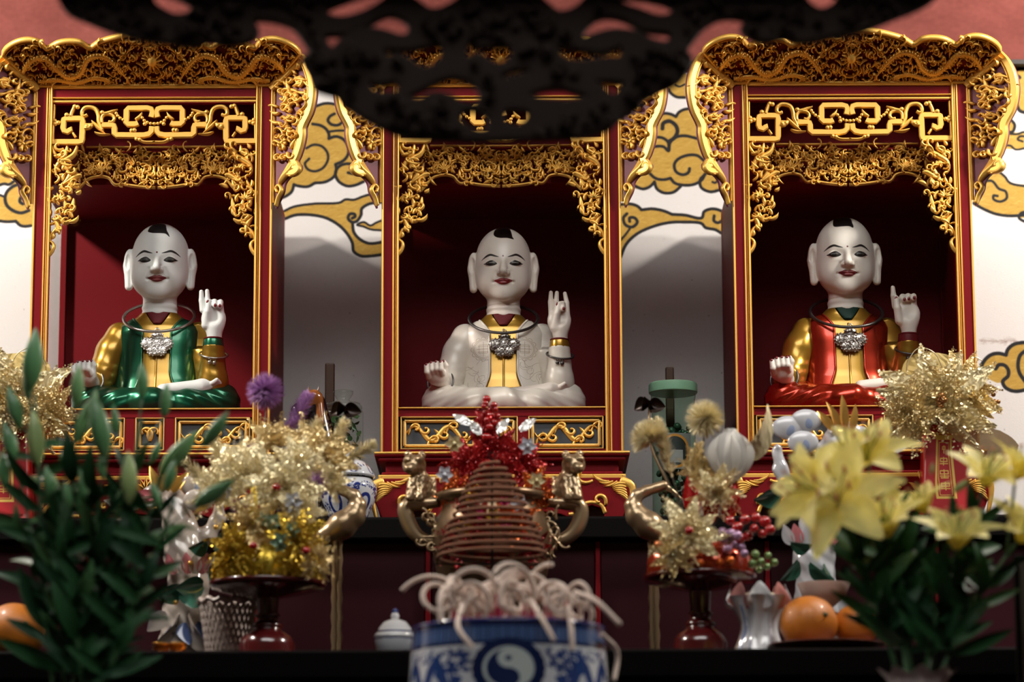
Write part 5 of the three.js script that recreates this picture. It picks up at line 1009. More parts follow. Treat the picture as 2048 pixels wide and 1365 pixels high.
{
  const base = tray(1402, 1152, 0.106, 'dark red lacquer footed tray under the red and gold glitter bouquet');
  const t = thing('glitter_bouquet', 'red and gold glitter flower arrangement with berry clusters on the lacquer tray', 'bouquet', base);
  seed(61);
  const mg = lathe([[0, 0.001], [0.085, 0.001], [0.096, 0.008], [0.092, 0.04], [0.07, 0.062], [0, 0.07]], 96);
  warp(mg, (x, y, z) => { const a = Math.atan2(z, x), k = 1 + 0.06 * Math.sin(a * 16 + y * 50) * (y > 0.003 ? 1 : 0.2); return [x * k, y, z * k]; });
  obj('red_foil_mound', mg, phys(lin(0.34, 0.03, 0.008), 0.2, 0.6, { clearcoat: 0.4 }), t);
  const P = (name, g, mat, px, py, z) => obj(name, put(g, px, py, z, base), mat, t);
  for (const [px, py, r, ax, ay, m, z, s] of [[1375, 1070, 0.075, 0.1, -0.1, 'pale', 0.60, 1], [1345, 1110, 0.05, 0.2, -0.4, 'gold', 0.60, 2], [1430, 985, 0.06, 0.4, 0.1, 'pale', 0.54, 3], [1400, 940, 0.05, -0.2, -0.3, 'gold', 0.5, 4]]) P('poinsettia', facing(poinsettia(r, 400 + s), ax, ay), glitter[m], px, py, z);
  P('red_bead', bead(0, 0, 0, 0.008, 2), glitter.berry, 1378, 1062, 0.635);
  for (const [px, py, r, z, n] of [[1410, 838, 0.044, 0.50, 620], [1300, 880, 0.046, 0.50, 560]]) P('gold_pompom', pompom(r, n, r * 0.06, px, px > 1400 ? -1 : -0.2).rotateZ(px > 1400 ? 0 : 0.5), glitter.pale, px, py, z);
  P('gold_plume', plume(0.11, 0.026, 240, 91).rotateZ(0.25), glitter.pale, 1345, 955, 0.50); P('gold_plume', plume(0.09, 0.022, 200, 92).rotateZ(-0.15), glitter.gold, 1385, 985, 0.52);
  // arching glitter leaf and the pale tulip-shaped bloom
  P('arched_leaf', place(petal(0.125, 0.062, { bend: 1.3, cup: 0.4, rough: 0.001, facet: true, nu: 18, nv: 9 }).rotateY(0.9), V3(0, 0, 0), V3(0.85, 0.5, 0.25)), glitter.pale, 1480, 915, 0.5);
  const tu = []; for (let k = 0; k < 6; k++) tu.push(place(petal(0.105, 0.085, { cup: 0.9, bend: -0.75, rib: 0.001, nu: 12, nv: 7 }), V3(Math.cos(k * 1.047) * 0.008, 0, Math.sin(k * 1.047) * 0.008), V3(Math.cos(k * 1.047) * 0.45, 1, Math.sin(k * 1.047) * 0.45), Math.PI / 2 - k * 1.047 + Math.PI));
  P('pale_bloom', join(tu), phys(lin(0.62, 0.60, 0.56), 0.5, 0, { transmission: 0.35, thickness: 0 }), 1462, 968, 0.52);
  for (const [px, py, rz] of [[1388, 1040, 0.12], [1420, 1048, -0.05], [1452, 1045, -0.25]]) P('red_foil_leaf', facing(petal(0.085, 0.032, { cup: 0.7, bend: 0.15, nu: 12 }), -0.05, 0, rz), glitter.red, px, py, 0.53);
  for (const [m, list, r] of [['berry', [[1490, 1040], [1508, 1058], [1475, 1056], [1525, 1068], [1496, 1072], [1540, 1060], [1460, 1042], [1512, 1036], [1480, 1078], [1530, 1044]], 0.0095], ['lilac', [[1448, 1080], [1462, 1068], [1470, 1090], [1455, 1098], [1482, 1096], [1474, 1072], [1445, 1066], [1488, 1108]], 0.0085], ['green', [[1510, 1110], [1522, 1124], [1536, 1112], [1518, 1140], [1534, 1134], [1548, 1126], [1505, 1128]], 0.0075], ['orange', [[1330, 1115], [1440, 1125], [1460, 1122], [1400, 1128], [1318, 1090]], 0.009]]) for (const [px, py] of list) P(m + '_bead', bead(0, 0, 0, r * rnd(0.85, 1.15), 2), glitter[m], px, py, 0.59 + rnd(-0.015, 0.02));
  const st = []; for (const [px, py, z] of [[1410, 838, 0.5], [1300, 880, 0.5], [1345, 955, 0.5], [1385, 985, 0.52], [1480, 915, 0.5], [1462, 968, 0.52], [1490, 1050, 0.59], [1462, 1080, 0.59], [1525, 1120, 0.59]]) { const q = at(px, py, z); st.push(tube([[rnd(-0.02, 0.02), 0.05, 0.01], [(q.x - base[0]) * 0.5, (q.y - base[1]) * 0.6, 0], [q.x - base[0], q.y - base[1], z - base[2]]], 0.0016, 14, 6)); }
  obj('wire_stems', st, std(lin(0.06, 0.05, 0.03), 0.6), t);
}

// ---------------------------------------------------------------- bronze censer with lion handles, tinsel flowers and the incense coil
{
  const z = 0.34, p = at(985, 1299, z), t = thing('bronze_censer', 'bronze censer with two lion-topped handles behind the incense coil', 'censer', [p.x, STEP, z]);
  const dark = phys(lin(0.15, 0.095, 0.05), 0.34, 0.7, { clearcoat: 0.1 });
  const hr = H(985, 990, z, STEP), hb = H(985, 1075, z, STEP);
  obj('bowl', lathe([[0, 0.07], [0.05, 0.07], [0.085, 0.09], [0.112, hb * 0.85], [0.118, hb], [0.108, hb + 0.035], [0.096, hr - 0.03], [0.097, hr - 0.016], [0.108, hr - 0.012], [0.108, hr], [0.098, hr], [0.09, hr - 0.02], [0, hr - 0.03]], 72), dark, t);
  for (let k = 0; k < 3; k++) { const a = k * 2.094 + 0.5; obj('leg', tube([[0.06 * Math.cos(a), 0.10, 0.06 * Math.sin(a)], [0.085 * Math.cos(a), 0.05, 0.085 * Math.sin(a)], [0.08 * Math.cos(a), 0.0055, 0.08 * Math.sin(a)]], (u) => 0.018 - 0.007 * u, 12, 10), dark, t); }
  const lion = mm(sculpt((x, y, zz) => {   // seated lion, looking outward (x negative)
    let d = ell(x, y, zz, 6, 30, 0, 17, 28, 16);
    d = smin(d, ell(x, y, zz, -6, 70, 6, 19, 20, 19), 10);
    d = smin(d, ell(x, y, zz, -12, 60, 22, 11, 10, 10), 5);
    for (const sx of [-16, 4]) { d = smin(d, ell(x, y, zz, sx, 78, 20, 7.5, 7, 7), 3); d = smin(d, ell(x, y, zz, sx * 1.1 + 2, 90, 2, 6, 9, 6), 4); }
    for (const sx of [-8, 8]) d = smin(d, cap(x, y, zz, [sx, 40, 12], [sx - 4, 4, 20], 8, 8), 5);
    d = smin(d, cap(x, y, zz, [22, 10, -6], [24, 46, -10], 8, 5), 6);
    d += 1.2 * Math.sin(x * 0.5) * Math.sin(y * 0.45) * Math.sin(zz * 0.5);
    return smax(d, -y - 4, 3);
  }, [-40, -10, -26], [40, 106, 42], 2.6));
  const lionR = mirrorX(lion);
  for (const s of [-1, 1]) {
    const X = (px) => at(px, 1000, z).x - p.x, Y = (py) => H(985, py, z, STEP);
    const pts = s < 0 ? [[872, 1088], [835, 1072], [815, 1040], [812, 1012], [840, 1008], [880, 1004]] : [[1098, 1088], [1140, 1072], [1160, 1040], [1158, 1012], [1130, 1008], [1092, 1004]];
    const hnd = obj('handle', tube(pts.map(([a, b]) => [X(a), Y(b), 0]), (u) => 0.010 + 0.005 * Math.sin(3.14 * u), 30, 12), bronze, t);
    const li = obj('lion', s < 0 ? lion : lionR, bronze, hnd); li.position.set(X(s < 0 ? 836 : 1140), Y(1004), 0.004); li.scale.set(1.2, 1, 1.1);
    seed(70 + s); const g = []; for (let i = 0; i < 26; i++) g.push(curl(rnd(-0.02, 0.02), rnd(-0.03, 0.03), rnd(0, 6.3), 0.03, rnd(-5, 5), 0.007, 0.008, 0, 8));
    obj('cloud_boss', merge(g).translate(X(s < 0 ? 872 : 1100), Y(1075), 0.03), bronze, hnd);
  }
  // tinsel flowers standing in the bowl
  const o = [p.x, STEP + hr - 0.028, z], b = thing('tinsel_bouquet', 'red tinsel bouquet with small white and yellow blossoms in bronze censer', 'bouquet', o);
  const P = (name, g, mat, px, py, zz) => obj(name, put(g, px, py, zz, o), mat, b);
  for (const [px, py, r, ax, ay, m, s] of [[985, 905, 0.06, -0.1, 0, 'red', 1], [935, 930, 0.055, 0, -0.5, 'red', 2], [1040, 925, 0.055, 0, 0.5, 'red', 3], [915, 985, 0.05, 0.2, -0.6, 'orange', 4], [1065, 985, 0.05, 0.2, 0.6, 'orange', 5], [985, 960, 0.055, 0.2, 0, 'red', 6], [950, 1040, 0.055, 0.4, -0.3, 'red', 8], [1025, 1045, 0.055, 0.4, 0.3, 'orange', 9], [985, 1090, 0.055, 0.5, 0, 'red', 10], [915, 1095, 0.045, 0.4, -0.5, 'red', 11], [1060, 1095, 0.045, 0.4, 0.5, 'red', 12], [975, 845, 0.032, -0.4, 0, 'red', 7]]) P('tinsel_flower', facing(poinsettia(r, 500 + s, 6), ax, ay), glitter[m], px, py, py > 1000 ? z + 0.12 : z + 0.04);
  seed(81);
  for (let i = 0; i < 26; i++) P('red_bead', bead(0, 0, 0, rnd(0.005, 0.0085), 2), glitter.berry, 977 + rnd(-24, 24) * (0.4 + i / 26), 800 + i * 3.2 + rnd(-4, 4), z + 0.03 + rnd(0, 0.03));
  for (const [px, py, m, r] of [[1055, 893, 'white', 0.019], [888, 950, 'white', 0.018], [1040, 1007, 'white', 0.018], [908, 888, 'pale', 0.019], [1073, 962, 'pale', 0.018], [940, 988, 'yellow', 0.016], [985, 1032, 'yellow', 0.016], [930, 1055, 'yellow', 0.017], [1008, 1005, 'pink', 0.012], [1012, 1050, 'pink', 0.012], [960, 1030, 'pink', 0.011]]) P('small_blossom', facing(smallBlossom(r), 0.1, rnd(-0.3, 0.3)), glitter[m], px, py, py > 985 ? 0.492 : z + 0.12);
  for (const [px, py, a] of [[962, 870, 0.6], [995, 868, -0.5], [1040, 862, -0.8], [940, 850, 0.9]]) P('silver_leaf', facing(petal(0.045, 0.018, { bend: 0.6, rough: 0.0008, facet: true }), -0.2, 0, a), glitter.silver, px, py, z + 0.06);
  const st = []; for (const [px, py] of [[985, 900], [935, 930], [1040, 925], [977, 830], [1055, 893], [908, 888], [915, 985], [1065, 985], [985, 960]]) { const q = at(px, py, z + 0.03); st.push(tube([[rnd(-0.03, 0.03), 0.003, rnd(-0.02, 0.02)], [(q.x - o[0]) * 0.5, (q.y - o[1]) * 0.6, 0.01], [q.x - o[0], q.y - o[1], 0.03]], 0.0015, 12, 6)); }
  obj('wire_stems', st, std(lin(0.05, 0.06, 0.03), 0.6), b);
}
{
  // conical incense coil on its stand
  const z = 0.6, p = at(985, 1299, z), t = thing('incense_coil', 'brown conical incense coil on a thin stand in front of the red tinsel flowers', 'incense', [p.x, STEP, z]);
  const ht = H(985, 925, z, STEP), hb = H(985, 1122, z, STEP), pts = [];
  const turns = 14;
  for (let i = 0; i <= turns * 28; i++) { const u = i / (turns * 28), a = u * turns * 6.283, r = 0.012 + 0.090 * Math.pow(u, 0.7); pts.push([r * Math.cos(a), ht - (ht - hb) * u, r * Math.sin(a)]); }
  obj('coil', tube(pts, 0.0033, turns * 36, 8), std(lin(0.17, 0.065, 0.03), 0.85), t);
  obj('stand_rod', new THREE.CylinderGeometry(0.0022, 0.0022, ht, 8).translate(0, ht / 2 + 0.004, 0), M.blackWood, t);
  const cx = obj('cross_wire', [0, 1.571, 0.785, 2.356].map((a) => new THREE.CylinderGeometry(0.0012, 0.0012, 0.22, 6).rotateZ(Math.PI / 2).rotateY(a).translate(0, hb - 0.0062, 0)), M.blackWood, t);
  obj('hook', new THREE.TorusGeometry(0.006, 0.0014, 6, 20).translate(0, ht + 0.012, 0), M.blackWood, t);
  obj('stand_foot', lathe([[0, 0], [0.045, 0], [0.045, 0.004], [0.01, 0.008], [0.004, 0.02]], 40), M.blackWood, t);
}

// ---------------------------------------------------------------- fruit, plate, bowl, shell vase
{
  const peel = grainTexture(256, (u, v) => { const n = fbm(u * 60, v * 60, 3, 2) * 120 + 128; return [n, n, n]; }, false, 3, 2);
  const orangeMat = phys(lin(0.50, 0.155, 0.010), 0.42, 0, { bumpMap: peel, bumpScale: 0.0012, clearcoat: 0.15 }), stemMat = std(lin(0.04, 0.05, 0.015), 0.7);
  const pz = 0.62, q = at(1652, 1299, pz), pl = thing('offering_plate', 'shallow reddish plate carrying the big orange beside the yellow lilies', 'plate', [q.x, STEP, pz]);
  obj('dish', lathe([[0, 0.001], [0.055, 0.001], [0.058, 0.004], [0.105, 0.016], [0.107, 0.019], [0.104, 0.0195], [0.06, 0.007], [0, 0.006]], 64), phys(lin(0.16, 0.05, 0.035), 0.35, 0, { clearcoat: 0.4 }), pl);
  const fruit = (px, py, z, r, label, on) => {
    const c = at(px, py, z), t = thing('orange', label, 'orange', [c.x, c.y, z], 'oranges offered on the lower step');
    const g = new THREE.SphereGeometry(r, 48, 32); warp(g, (x, y, zz) => { const k = 1 + 0.012 * noise.noise(x * 30, y * 30, zz * 30); return [x * k * 1.03, y * k * 0.97, zz * k]; });
    obj('peel', g, orangeMat, t); obj('stem_end', new THREE.SphereGeometry(0.006, 10, 8).scale(1, 0.7, 0.5).rotateX(-0.2).translate(r * 0.5, r * 0.22, r * 0.84), stemMat, t);
    return t;
  };
  const o1 = fruit(1617, 1247, 0.62, 0.0515, 'big orange on the reddish plate beside the shell vase'); o1.position.y = STEP + 0.0078 + 0.0515 * 0.97;
  const o2 = fruit(1712, 1245, 0.585, 0.040, 'orange half hidden by lily leaves behind the big orange'); o2.position.y = STEP + 0.0175 + 0.040; 
  const o3 = fruit(28, 1230, 0.55, 0.056, 'orange glimpsed through the dark lily leaves at the picture edge'); o3.position.y = STEP + 0.056 * 0.97;
  // bowl behind the orange
  const bz = 0.462, b = at(1648, 1200, bz), bw = thing('offering_bowl', 'plain pinkish white bowl on a stem behind the big orange', 'bowl', [b.x, STEP, bz]), bh = H(1648, 1168, bz, STEP);
  obj('bowl', lathe([[0, bh - 0.042], [0.02, bh - 0.042], [0.04, bh - 0.025], [0.05, bh], [0.048, bh], [0.037, bh - 0.022], [0, bh - 0.036]], 48), phys(lin(0.62, 0.48, 0.42), 0.3, 0, { clearcoat: 0.4 }), bw);
  obj('foot', lathe([[0, 0], [0.034, 0], [0.03, 0.006], [0.012, 0.02], [0.011, bh - 0.05], [0.02, bh - 0.041]], 40), phys(lin(0.62, 0.48, 0.42), 0.3, 0, { clearcoat: 0.4 }), bw);
  // frilled shell vase
  const vz = 0.56, v = at(1518, 1299, vz), sv = thing('shell_vase', 'white and blue ceramic vase with frilled pink lotus mouth beside the orange', 'vase', [v.x, STEP, vz]), vh = H(1518, 1196, vz, STEP);
  const cer = cobalt(512, 256, (c, w, h) => { seed(31); c.fillStyle = '#cfcdcf'; c.fillRect(0, 0, w, h); for (let i = 0; i < 26; i++) { c.strokeStyle = ['#5b6c9c', '#8e8a92', '#a8825e', '#7b88ac'][i % 4]; c.lineWidth = rnd(3, 9); c.globalAlpha = 0.6; const x = rnd(0, w); c.beginPath(); c.moveTo(x, h); c.quadraticCurveTo(x + rnd(-20, 20), h * 0.5, x + rnd(-30, 30), h * rnd(0.1, 0.4)); c.stroke(); } });
  const vg = new THREE.LatheGeometry(new THREE.SplineCurve([[0.001, 0.001], [0.052, 0.001], [0.048, 0.012], [0.036, vh * 0.35], [0.034, vh * 0.6], [0.048, vh * 0.9], [0.056, vh]].map((a) => new THREE.Vector2(...a))).getPoints(40), 96);
  warp(vg, (x, y, z) => { const a = Math.atan2(z, x), k = 1 + (0.03 + 0.09 * y / vh) * Math.sin(a * 7 + y * 20); return [x * k, y, z * k]; });
  obj('body', vg, glaze(cer), sv);
  const pinkG = phys(lin(0.56, 0.24, 0.22), 0.2, 0, { clearcoat: 0.7 }), cream = phys(lin(0.66, 0.58, 0.42), 0.2, 0, { clearcoat: 0.7 });
  for (let k = 0; k < 8; k++) { const a = k / 8 * 6.283; obj('frilled_petal', place(petal(0.05, 0.05, { cup: 0.5, bend: 0.9, wave: 0.003, nu: 10, nv: 8 }), V3(0.036 * Math.cos(a), vh - 0.022, 0.036 * Math.sin(a)), V3(Math.cos(a), 1.1, Math.sin(a)), Math.PI / 2 - a), k % 2 ? pinkG : porcelainWhite, sv); }
  obj('seed_pod', lathe([[0.012, vh - 0.03], [0.034, vh + 0.002], [0.033, vh + 0.006], [0, vh + 0.008]], 32), cream, sv);
  for (let k = 0; k < 9; k++) obj('seed', bead(0.018 * Math.cos(k * 0.7) * (k ? 1 : 0), vh + 0.008, 0.018 * Math.sin(k * 0.7) * (k ? 1 : 0), 0.004, 1), std(lin(0.06, 0.02, 0.02), 0.5), sv);
}

// ---------------------------------------------------------------- porcelain phoenix figurines
function figurine(cx, z, label, flip, top, tone) {
  const b = at(cx, 1299, z), t = thing('porcelain_figurine', label, 'figurine', [b.x, STEP, z], 'porcelain phoenix figurines');
  const L = (px, py, dz = 0) => { const q = at(px, py, z + dz); return V3(q.x - b.x, q.y - STEP, dz); };
  const f = flip ? (px) => 2 * cx - px : (px) => px;
  const Q = (px, py, dz = 0) => L(f((px - 1640) * (top < 1 ? 0.85 : 1) + cx), 1299 - (1299 - py) * top, dz);
  const W = phys(lin(...tone), 0.2, 0, { clearcoat: 0.6, clearcoatRoughness: 0.1 });
  const J = (list) => list.map(([px, py, r, dz = 0]) => { const q = Q(px, py, dz); return [q.x * 1000, q.y * 1000, dz * 1000, r]; });
  const trunk = J([[1640, 1290, 52], [1636, 1200, 40], [1628, 1120, 36], [1640, 1040, 34], [1650, 960, 30], [1660, 905, 24], [1668, 870, 17]]);
  const arm = J([[1640, 1010, 20], [1585, 985, 17], [1560, 940, 13], [1555, 900, 10]]), neck = J([[1668, 880, 17], [1700, 860, 14], [1722, 866, 12], [1740, 880, 7]]);
  const all = [...trunk, ...arm, ...neck], mn = [0, 1, 2].map((i) => Math.min(...all.map((a) => a[i] - a[3])) - 8), mx = [0, 1, 2].map((i) => Math.max(...all.map((a) => a[i] + a[3])) + 8);
  obj('body', mm(sculpt((x, y, zz) => { let d = chain(x, y, zz, trunk, 20); d = smin(d, chain(x, y, zz, arm, 10), 12); d = smin(d, chain(x, y, zz, neck, 8), 8); d += 2 * Math.sin(x * 0.18 + y * 0.07) * Math.sin(y * 0.13 + zz * 0.1); return smax(d, -y, 2); }, mn.map((v, i) => (i === 1 ? -6 : v)), mx, 4)), W, t);
  const blueG = phys(lin(0.10, 0.15, 0.33), 0.2, 0, { clearcoat: 0.6 }), blueSoft = phys(lin(0.26, 0.32, 0.47), 0.2, 0, { clearcoat: 0.6 }), greenG = phys(lin(0.03, 0.11, 0.075), 0.25, 0, { clearcoat: 0.6 }), pinkG = phys(lin(0.5, 0.16, 0.18), 0.22, 0, { clearcoat: 0.6 }), goldG = phys(lin(0.72, 0.42, 0.10), 0.28, 0.6);
  const cloud = (px, py, r, dz) => { const q = Q(px, py, dz), g = obj('cloud_lobe', new THREE.SphereGeometry(r, 24, 16).scale(1.15, 0.85, 0.3).translate(q.x, q.y, q.z), W, t); obj('blue_centre', new THREE.SphereGeometry(r * 0.62, 20, 12).scale(0.62, 0.8, 0.2).rotateZ((px - 1600) * 0.02).translate(q.x + r * 0.15, q.y - r * 0.15, q.z + r * 0.19), blueSoft, g); };
  cloud(1576, 856, 0.027, 0.03); cloud(1612, 842, 0.026, 0.03); cloud(1606, 885, 0.026, 0.035);
  const tip = (name, px, py, dx, dy, len, w, m, dz = 0.03) => obj(name, place(petal(len, w, { cup: 0.5, bend: 0.4, nu: 10 }), Q(px, py, dz), V3((flip ? -1 : 1) * dx, -dy, 0.25), rnd(-0.4, 0.4)), m, t);
  seed(cx);
  for (const [px, py, dx, dy, l] of [[1680, 860, -0.4, -1, 0.06], [1690, 862, -0.05, -1, 0.07], [1700, 864, 0.3, -1, 0.055], [1668, 862, -0.8, -1, 0.05], [1740, 868, 0.8, -1, 0.04]]) tip('gold_flame', px, py, dx, dy, l, 0.018, goldG);
  for (let i = 0; i < 9; i++) tip('feather', 1700 + i * 9, 878 + i * 4, 0.5 + rnd(-0.4, 0.6), rnd(-0.6, 0.3), 0.05, 0.022, i % 3 ? W : pinkG, 0.04);
  for (const [px, py, l] of [[1560, 985, 0.055], [1585, 1000, 0.05], [1620, 1125, 0.06], [1595, 1120, 0.055], [1650, 1130, 0.055], [1580, 1085, 0.05]]) tip('green_leaf', px, py, rnd(-1, 0.6), rnd(0, 0.8), l, 0.045, greenG, 0.055);
  for (let i = 0; i < 6; i++) tip('lotus_petal', 1585 + i * 15, 1090, (i - 2.5) * 0.2, -1, 0.042, 0.024, i % 2 ? pinkG : W, 0.05);
  for (let i = 0; i < 10; i++) tip('drape_frill', 1600 + i * 9, 1200 + (i % 3) * 26, (i - 4.5) * 0.2, 0.9, 0.05, 0.035, i % 3 === 1 ? blueG : W, 0.05);
  for (const [px, py] of [[1600, 1010], [1660, 1170], [1625, 1060], [1565, 960]]) { const q = Q(px, py, 0.06); obj('gilt_dot', bead(q.x, q.y, q.z, 0.005, 1), goldG, t); }
  return t;
}
figurine(1640, 0.32, 'white and blue porcelain phoenix figurine with gold flames behind the yellow lilies', false, 1, [0.5, 0.51, 0.54]);
figurine(368, 0.28, 'unglazed cream porcelain phoenix figurine behind the green lily buds', true, 0.72, [0.46, 0.40, 0.35]);
{
  const z = 0.58;
  const gl = phys(lin(0.9, 0.62, 0.3), 0.05, 0, { transmission: 1, thickness: 0, ior: 1.5 }), gilt = std(lin(0.6, 0.3, 0.06), 0.3, 0.8);
  for (const [px, lab] of [[322, 'small gilt-rimmed glass cup nearest the dark lily stems'], [356, 'small gilt-rimmed glass cup nearest the white openwork basket']]) { const p = at(px, 1299, z), t = thing('glass_cup', lab, 'cup', [p.x, STEP, z], 'gilt-rimmed glass cups'); obj('cup', lathe([[0, 0.001], [0.012, 0.001], [0.014, 0.004], [0.016, 0.03], [0.0155, 0.03], [0.013, 0.006], [0, 0.005]], 32), gl, t); obj('rim', new THREE.TorusGeometry(0.0157, 0.001, 8, 32).rotateX(Math.PI / 2).translate(0, 0.0305, 0), gilt, t); }
  // white openwork basket
  const p = at(455, 1299, z - 0.16), t = thing('openwork_basket', 'white ceramic openwork basket with pierced sides half behind the lacquer tray', 'basket', [p.x, STEP, z - 0.16]), h = H(455, 1205, z - 0.16, STEP);
  const wm = phys(lin(0.46, 0.38, 0.34), 0.4, 0, { clearcoat: 0.3 }), bars = [];
  for (let k = 0; k < 28; k++) for (const s of [-1, 1]) { const pts = []; for (let i = 0; i <= 8; i++) { const u = i / 8, a = k / 28 * 6.283 + s * u * 0.9, r = 0.036 + 0.016 * u; pts.push([r * Math.cos(a), 0.008 + u * (h - 0.014), r * Math.sin(a)]); } bars.push(tube(pts, 0.0024, 10, 6)); }
  obj('lattice', bars, wm, t); obj('rim', warp(new THREE.TorusGeometry(0.053, 0.0055, 10, 64).rotateX(Math.PI / 2), (x, y, zz) => [x, y + h + 0.003 * Math.sin(Math.atan2(zz, x) * 12), zz]), wm, t); obj('foot', lathe([[0, 0], [0.042, 0], [0.042, 0.01], [0.034, 0.012], [0, 0.012]], 40), wm, t);
}

// ---------------------------------------------------------------- red votive holders with glitter poinsettias, at both ends of the upper step
function votive(px, z, mirror, label) {
  const p = at(px, 940, z), o = [p.x, SHELF, z], t = thing('votive_bouquet', label, 'bouquet', o, 'votive glitter bouquets');
  const h = H(px, 838, z, SHELF), lo = 0, cv = document.createElement('canvas'); cv.width = 256; cv.height = 512;
  { const c = cv.getContext('2d'); c.fillStyle = '#b00d18'; c.fillRect(0, 0, 256, 512); c.strokeStyle = c.fillStyle = '#e3bf5a';
    c.lineWidth = 14; c.strokeRect(78, 110, 100, 330); c.lineWidth = 4; c.strokeRect(94, 130, 68, 296); c.fillRect(64, 88, 128, 22); for (let i = 0; i < 5; i++) { c.beginPath(); c.arc(74 + i * 27, 84, 13, Math.PI, 0); c.fill(); } c.beginPath(); c.moveTo(128, 40); c.lineTo(104, 76); c.lineTo(152, 76); c.fill();
    c.lineWidth = 6; const y = [150, 220, 290, 360];
    c.strokeRect(118, 154, 20, 16); c.beginPath(); c.moveTo(128, 146); c.lineTo(128, 192); c.stroke();
    for (const k of [1, 2, 3]) { c.strokeRect(106, y[k], 44, 18); c.beginPath(); c.moveTo(128, y[k] - 8); c.lineTo(128, y[k] + 40); c.moveTo(102, y[k] + 30); c.lineTo(154, y[k] + 30); if (k === 2) { c.moveTo(106, y[k] + 40); c.lineTo(150, y[k] + 40); } c.stroke(); } }
  const tex = new THREE.CanvasTexture(cv); tex.colorSpace = THREE.SRGBColorSpace;
  const w0 = 0.068, w1 = 0.050, g = new THREE.CylinderGeometry(w1, w0, h, 4, 8, false).rotateY(Math.PI / 4).translate(0, h / 2 + 0.0005, 0);
  obj('holder', g, phys(lin(0.40, 0.008, 0.012), 0.35, 0, { clearcoat: 0.3 }), t);
  const face = new THREE.PlaneGeometry(1, h * 0.92, 1, 1), fp = face.attributes.position;
  for (let i = 0; i < 4; i++) { const v = fp.getY(i) > 0 ? 0.96 : 0.04, hw = (w0 + (w1 - w0) * v) * 0.7071; fp.setXYZ(i, Math.sign(fp.getX(i)) * hw * 0.97, v * h, hw + 0.0016); }
  face.computeVertexNormals();
  obj('printed_panel', face, std(0xffffff, 0.5, 0, { map: tex }), t);
  const m = mirror ? -1 : 1, P = (name, gg, mat, dx, py, zz) => obj(name, put(gg, px + m * dx, py, z + zz, o), mat, t);
  P('poinsettia', facing(poinsettia(0.128, 600 + px % 7, 8), 0.05, m * -0.1), glitter.pale, -10, 808, 0.05);
  P('poinsettia', facing(poinsettia(0.085, 610, 7), -0.2, m * 0.3), glitter.gold, 40, 780, 0.05); P('poinsettia', facing(poinsettia(0.075, 611, 7), 0.1, m * -0.5), glitter.gold, -70, 830, 0.06);
  P('heart_knot', beadKnot(12, 0.012, 0.005, 620), glitter.brown, -8, 802, 0.09);
  // fan of stiff gold gauze, ribbon and wire loops
  const gauze = phys(lin(0.48, 0.36, 0.12), 0.45, 0.35, { transmission: 0.3, thickness: 0 });
  P('gauze_fan', place(petal(0.13, 0.13, { cup: 0.25, bend: 0.25, pow: 1.4, sharp: 0.5, nu: 14, nv: 10, rough: 0.0008, facet: true }), V3(0, 0, 0), V3(m * 0.15, 1, 0.05)), gauze, -30, 830, 0.02);
  P('gauze_ribbon', place(petal(0.125, 0.09, { cup: 0.4, bend: -0.5, pow: 1.5, sharp: 0.4, nu: 14, nv: 8, rough: 0.0008, facet: true }), V3(0, 0, 0), V3(m, -0.15, 0.1), 0.9), phys(lin(0.62, 0.52, 0.34), 0.45, 0.2, { transmission: 0.35, thickness: 0 }), 30, 860, 0.02);
  const q = (dx, py, dz) => { const w = at(px + m * dx, py, z + dz); return [w.x - o[0], w.y - o[1], dz]; };
  obj('wire_loop', tube([q(-70, 800, 0.03), q(-72, 730, 0.03), q(-50, 697, 0.03), q(-20, 705, 0.03), q(0, 740, 0.03)], 0.0011, 28, 6), std(lin(0.5, 0.42, 0.28), 0.3, 0.8), t);
  obj('wire_loop', tube([q(20, 790, 0.03), q(40, 735, 0.02), q(62, 715, 0.02), q(78, 722, 0.02)], 0.0011, 28, 6), std(lin(0.5, 0.42, 0.28), 0.3, 0.8), t);
  seed(630); const bg = []; for (let i = 0; i < 16; i++) { const a = q(50 + i * 4 + rnd(-4, 4), 795 + (i % 4) * 6 + rnd(-6, 6), 0.05); bg.push(bead(a[0], a[1], a[2], rnd(0.004, 0.006), 1)); }
  obj('brown_berries', bg, glitter.brown, t);
  obj('stem', tube([[0, h * 0.5, 0], q(-4, 820, 0.03)], 0.003, 8, 6), std(lin(0.06, 0.05, 0.03), 0.6), t);
}
votive(1887, 0.10, false, 'red votive holder with gold print under a glitter poinsettia, before the red statue');
votive(18, 0.10, true, 'red votive holder with gold print half hidden by green lily buds');

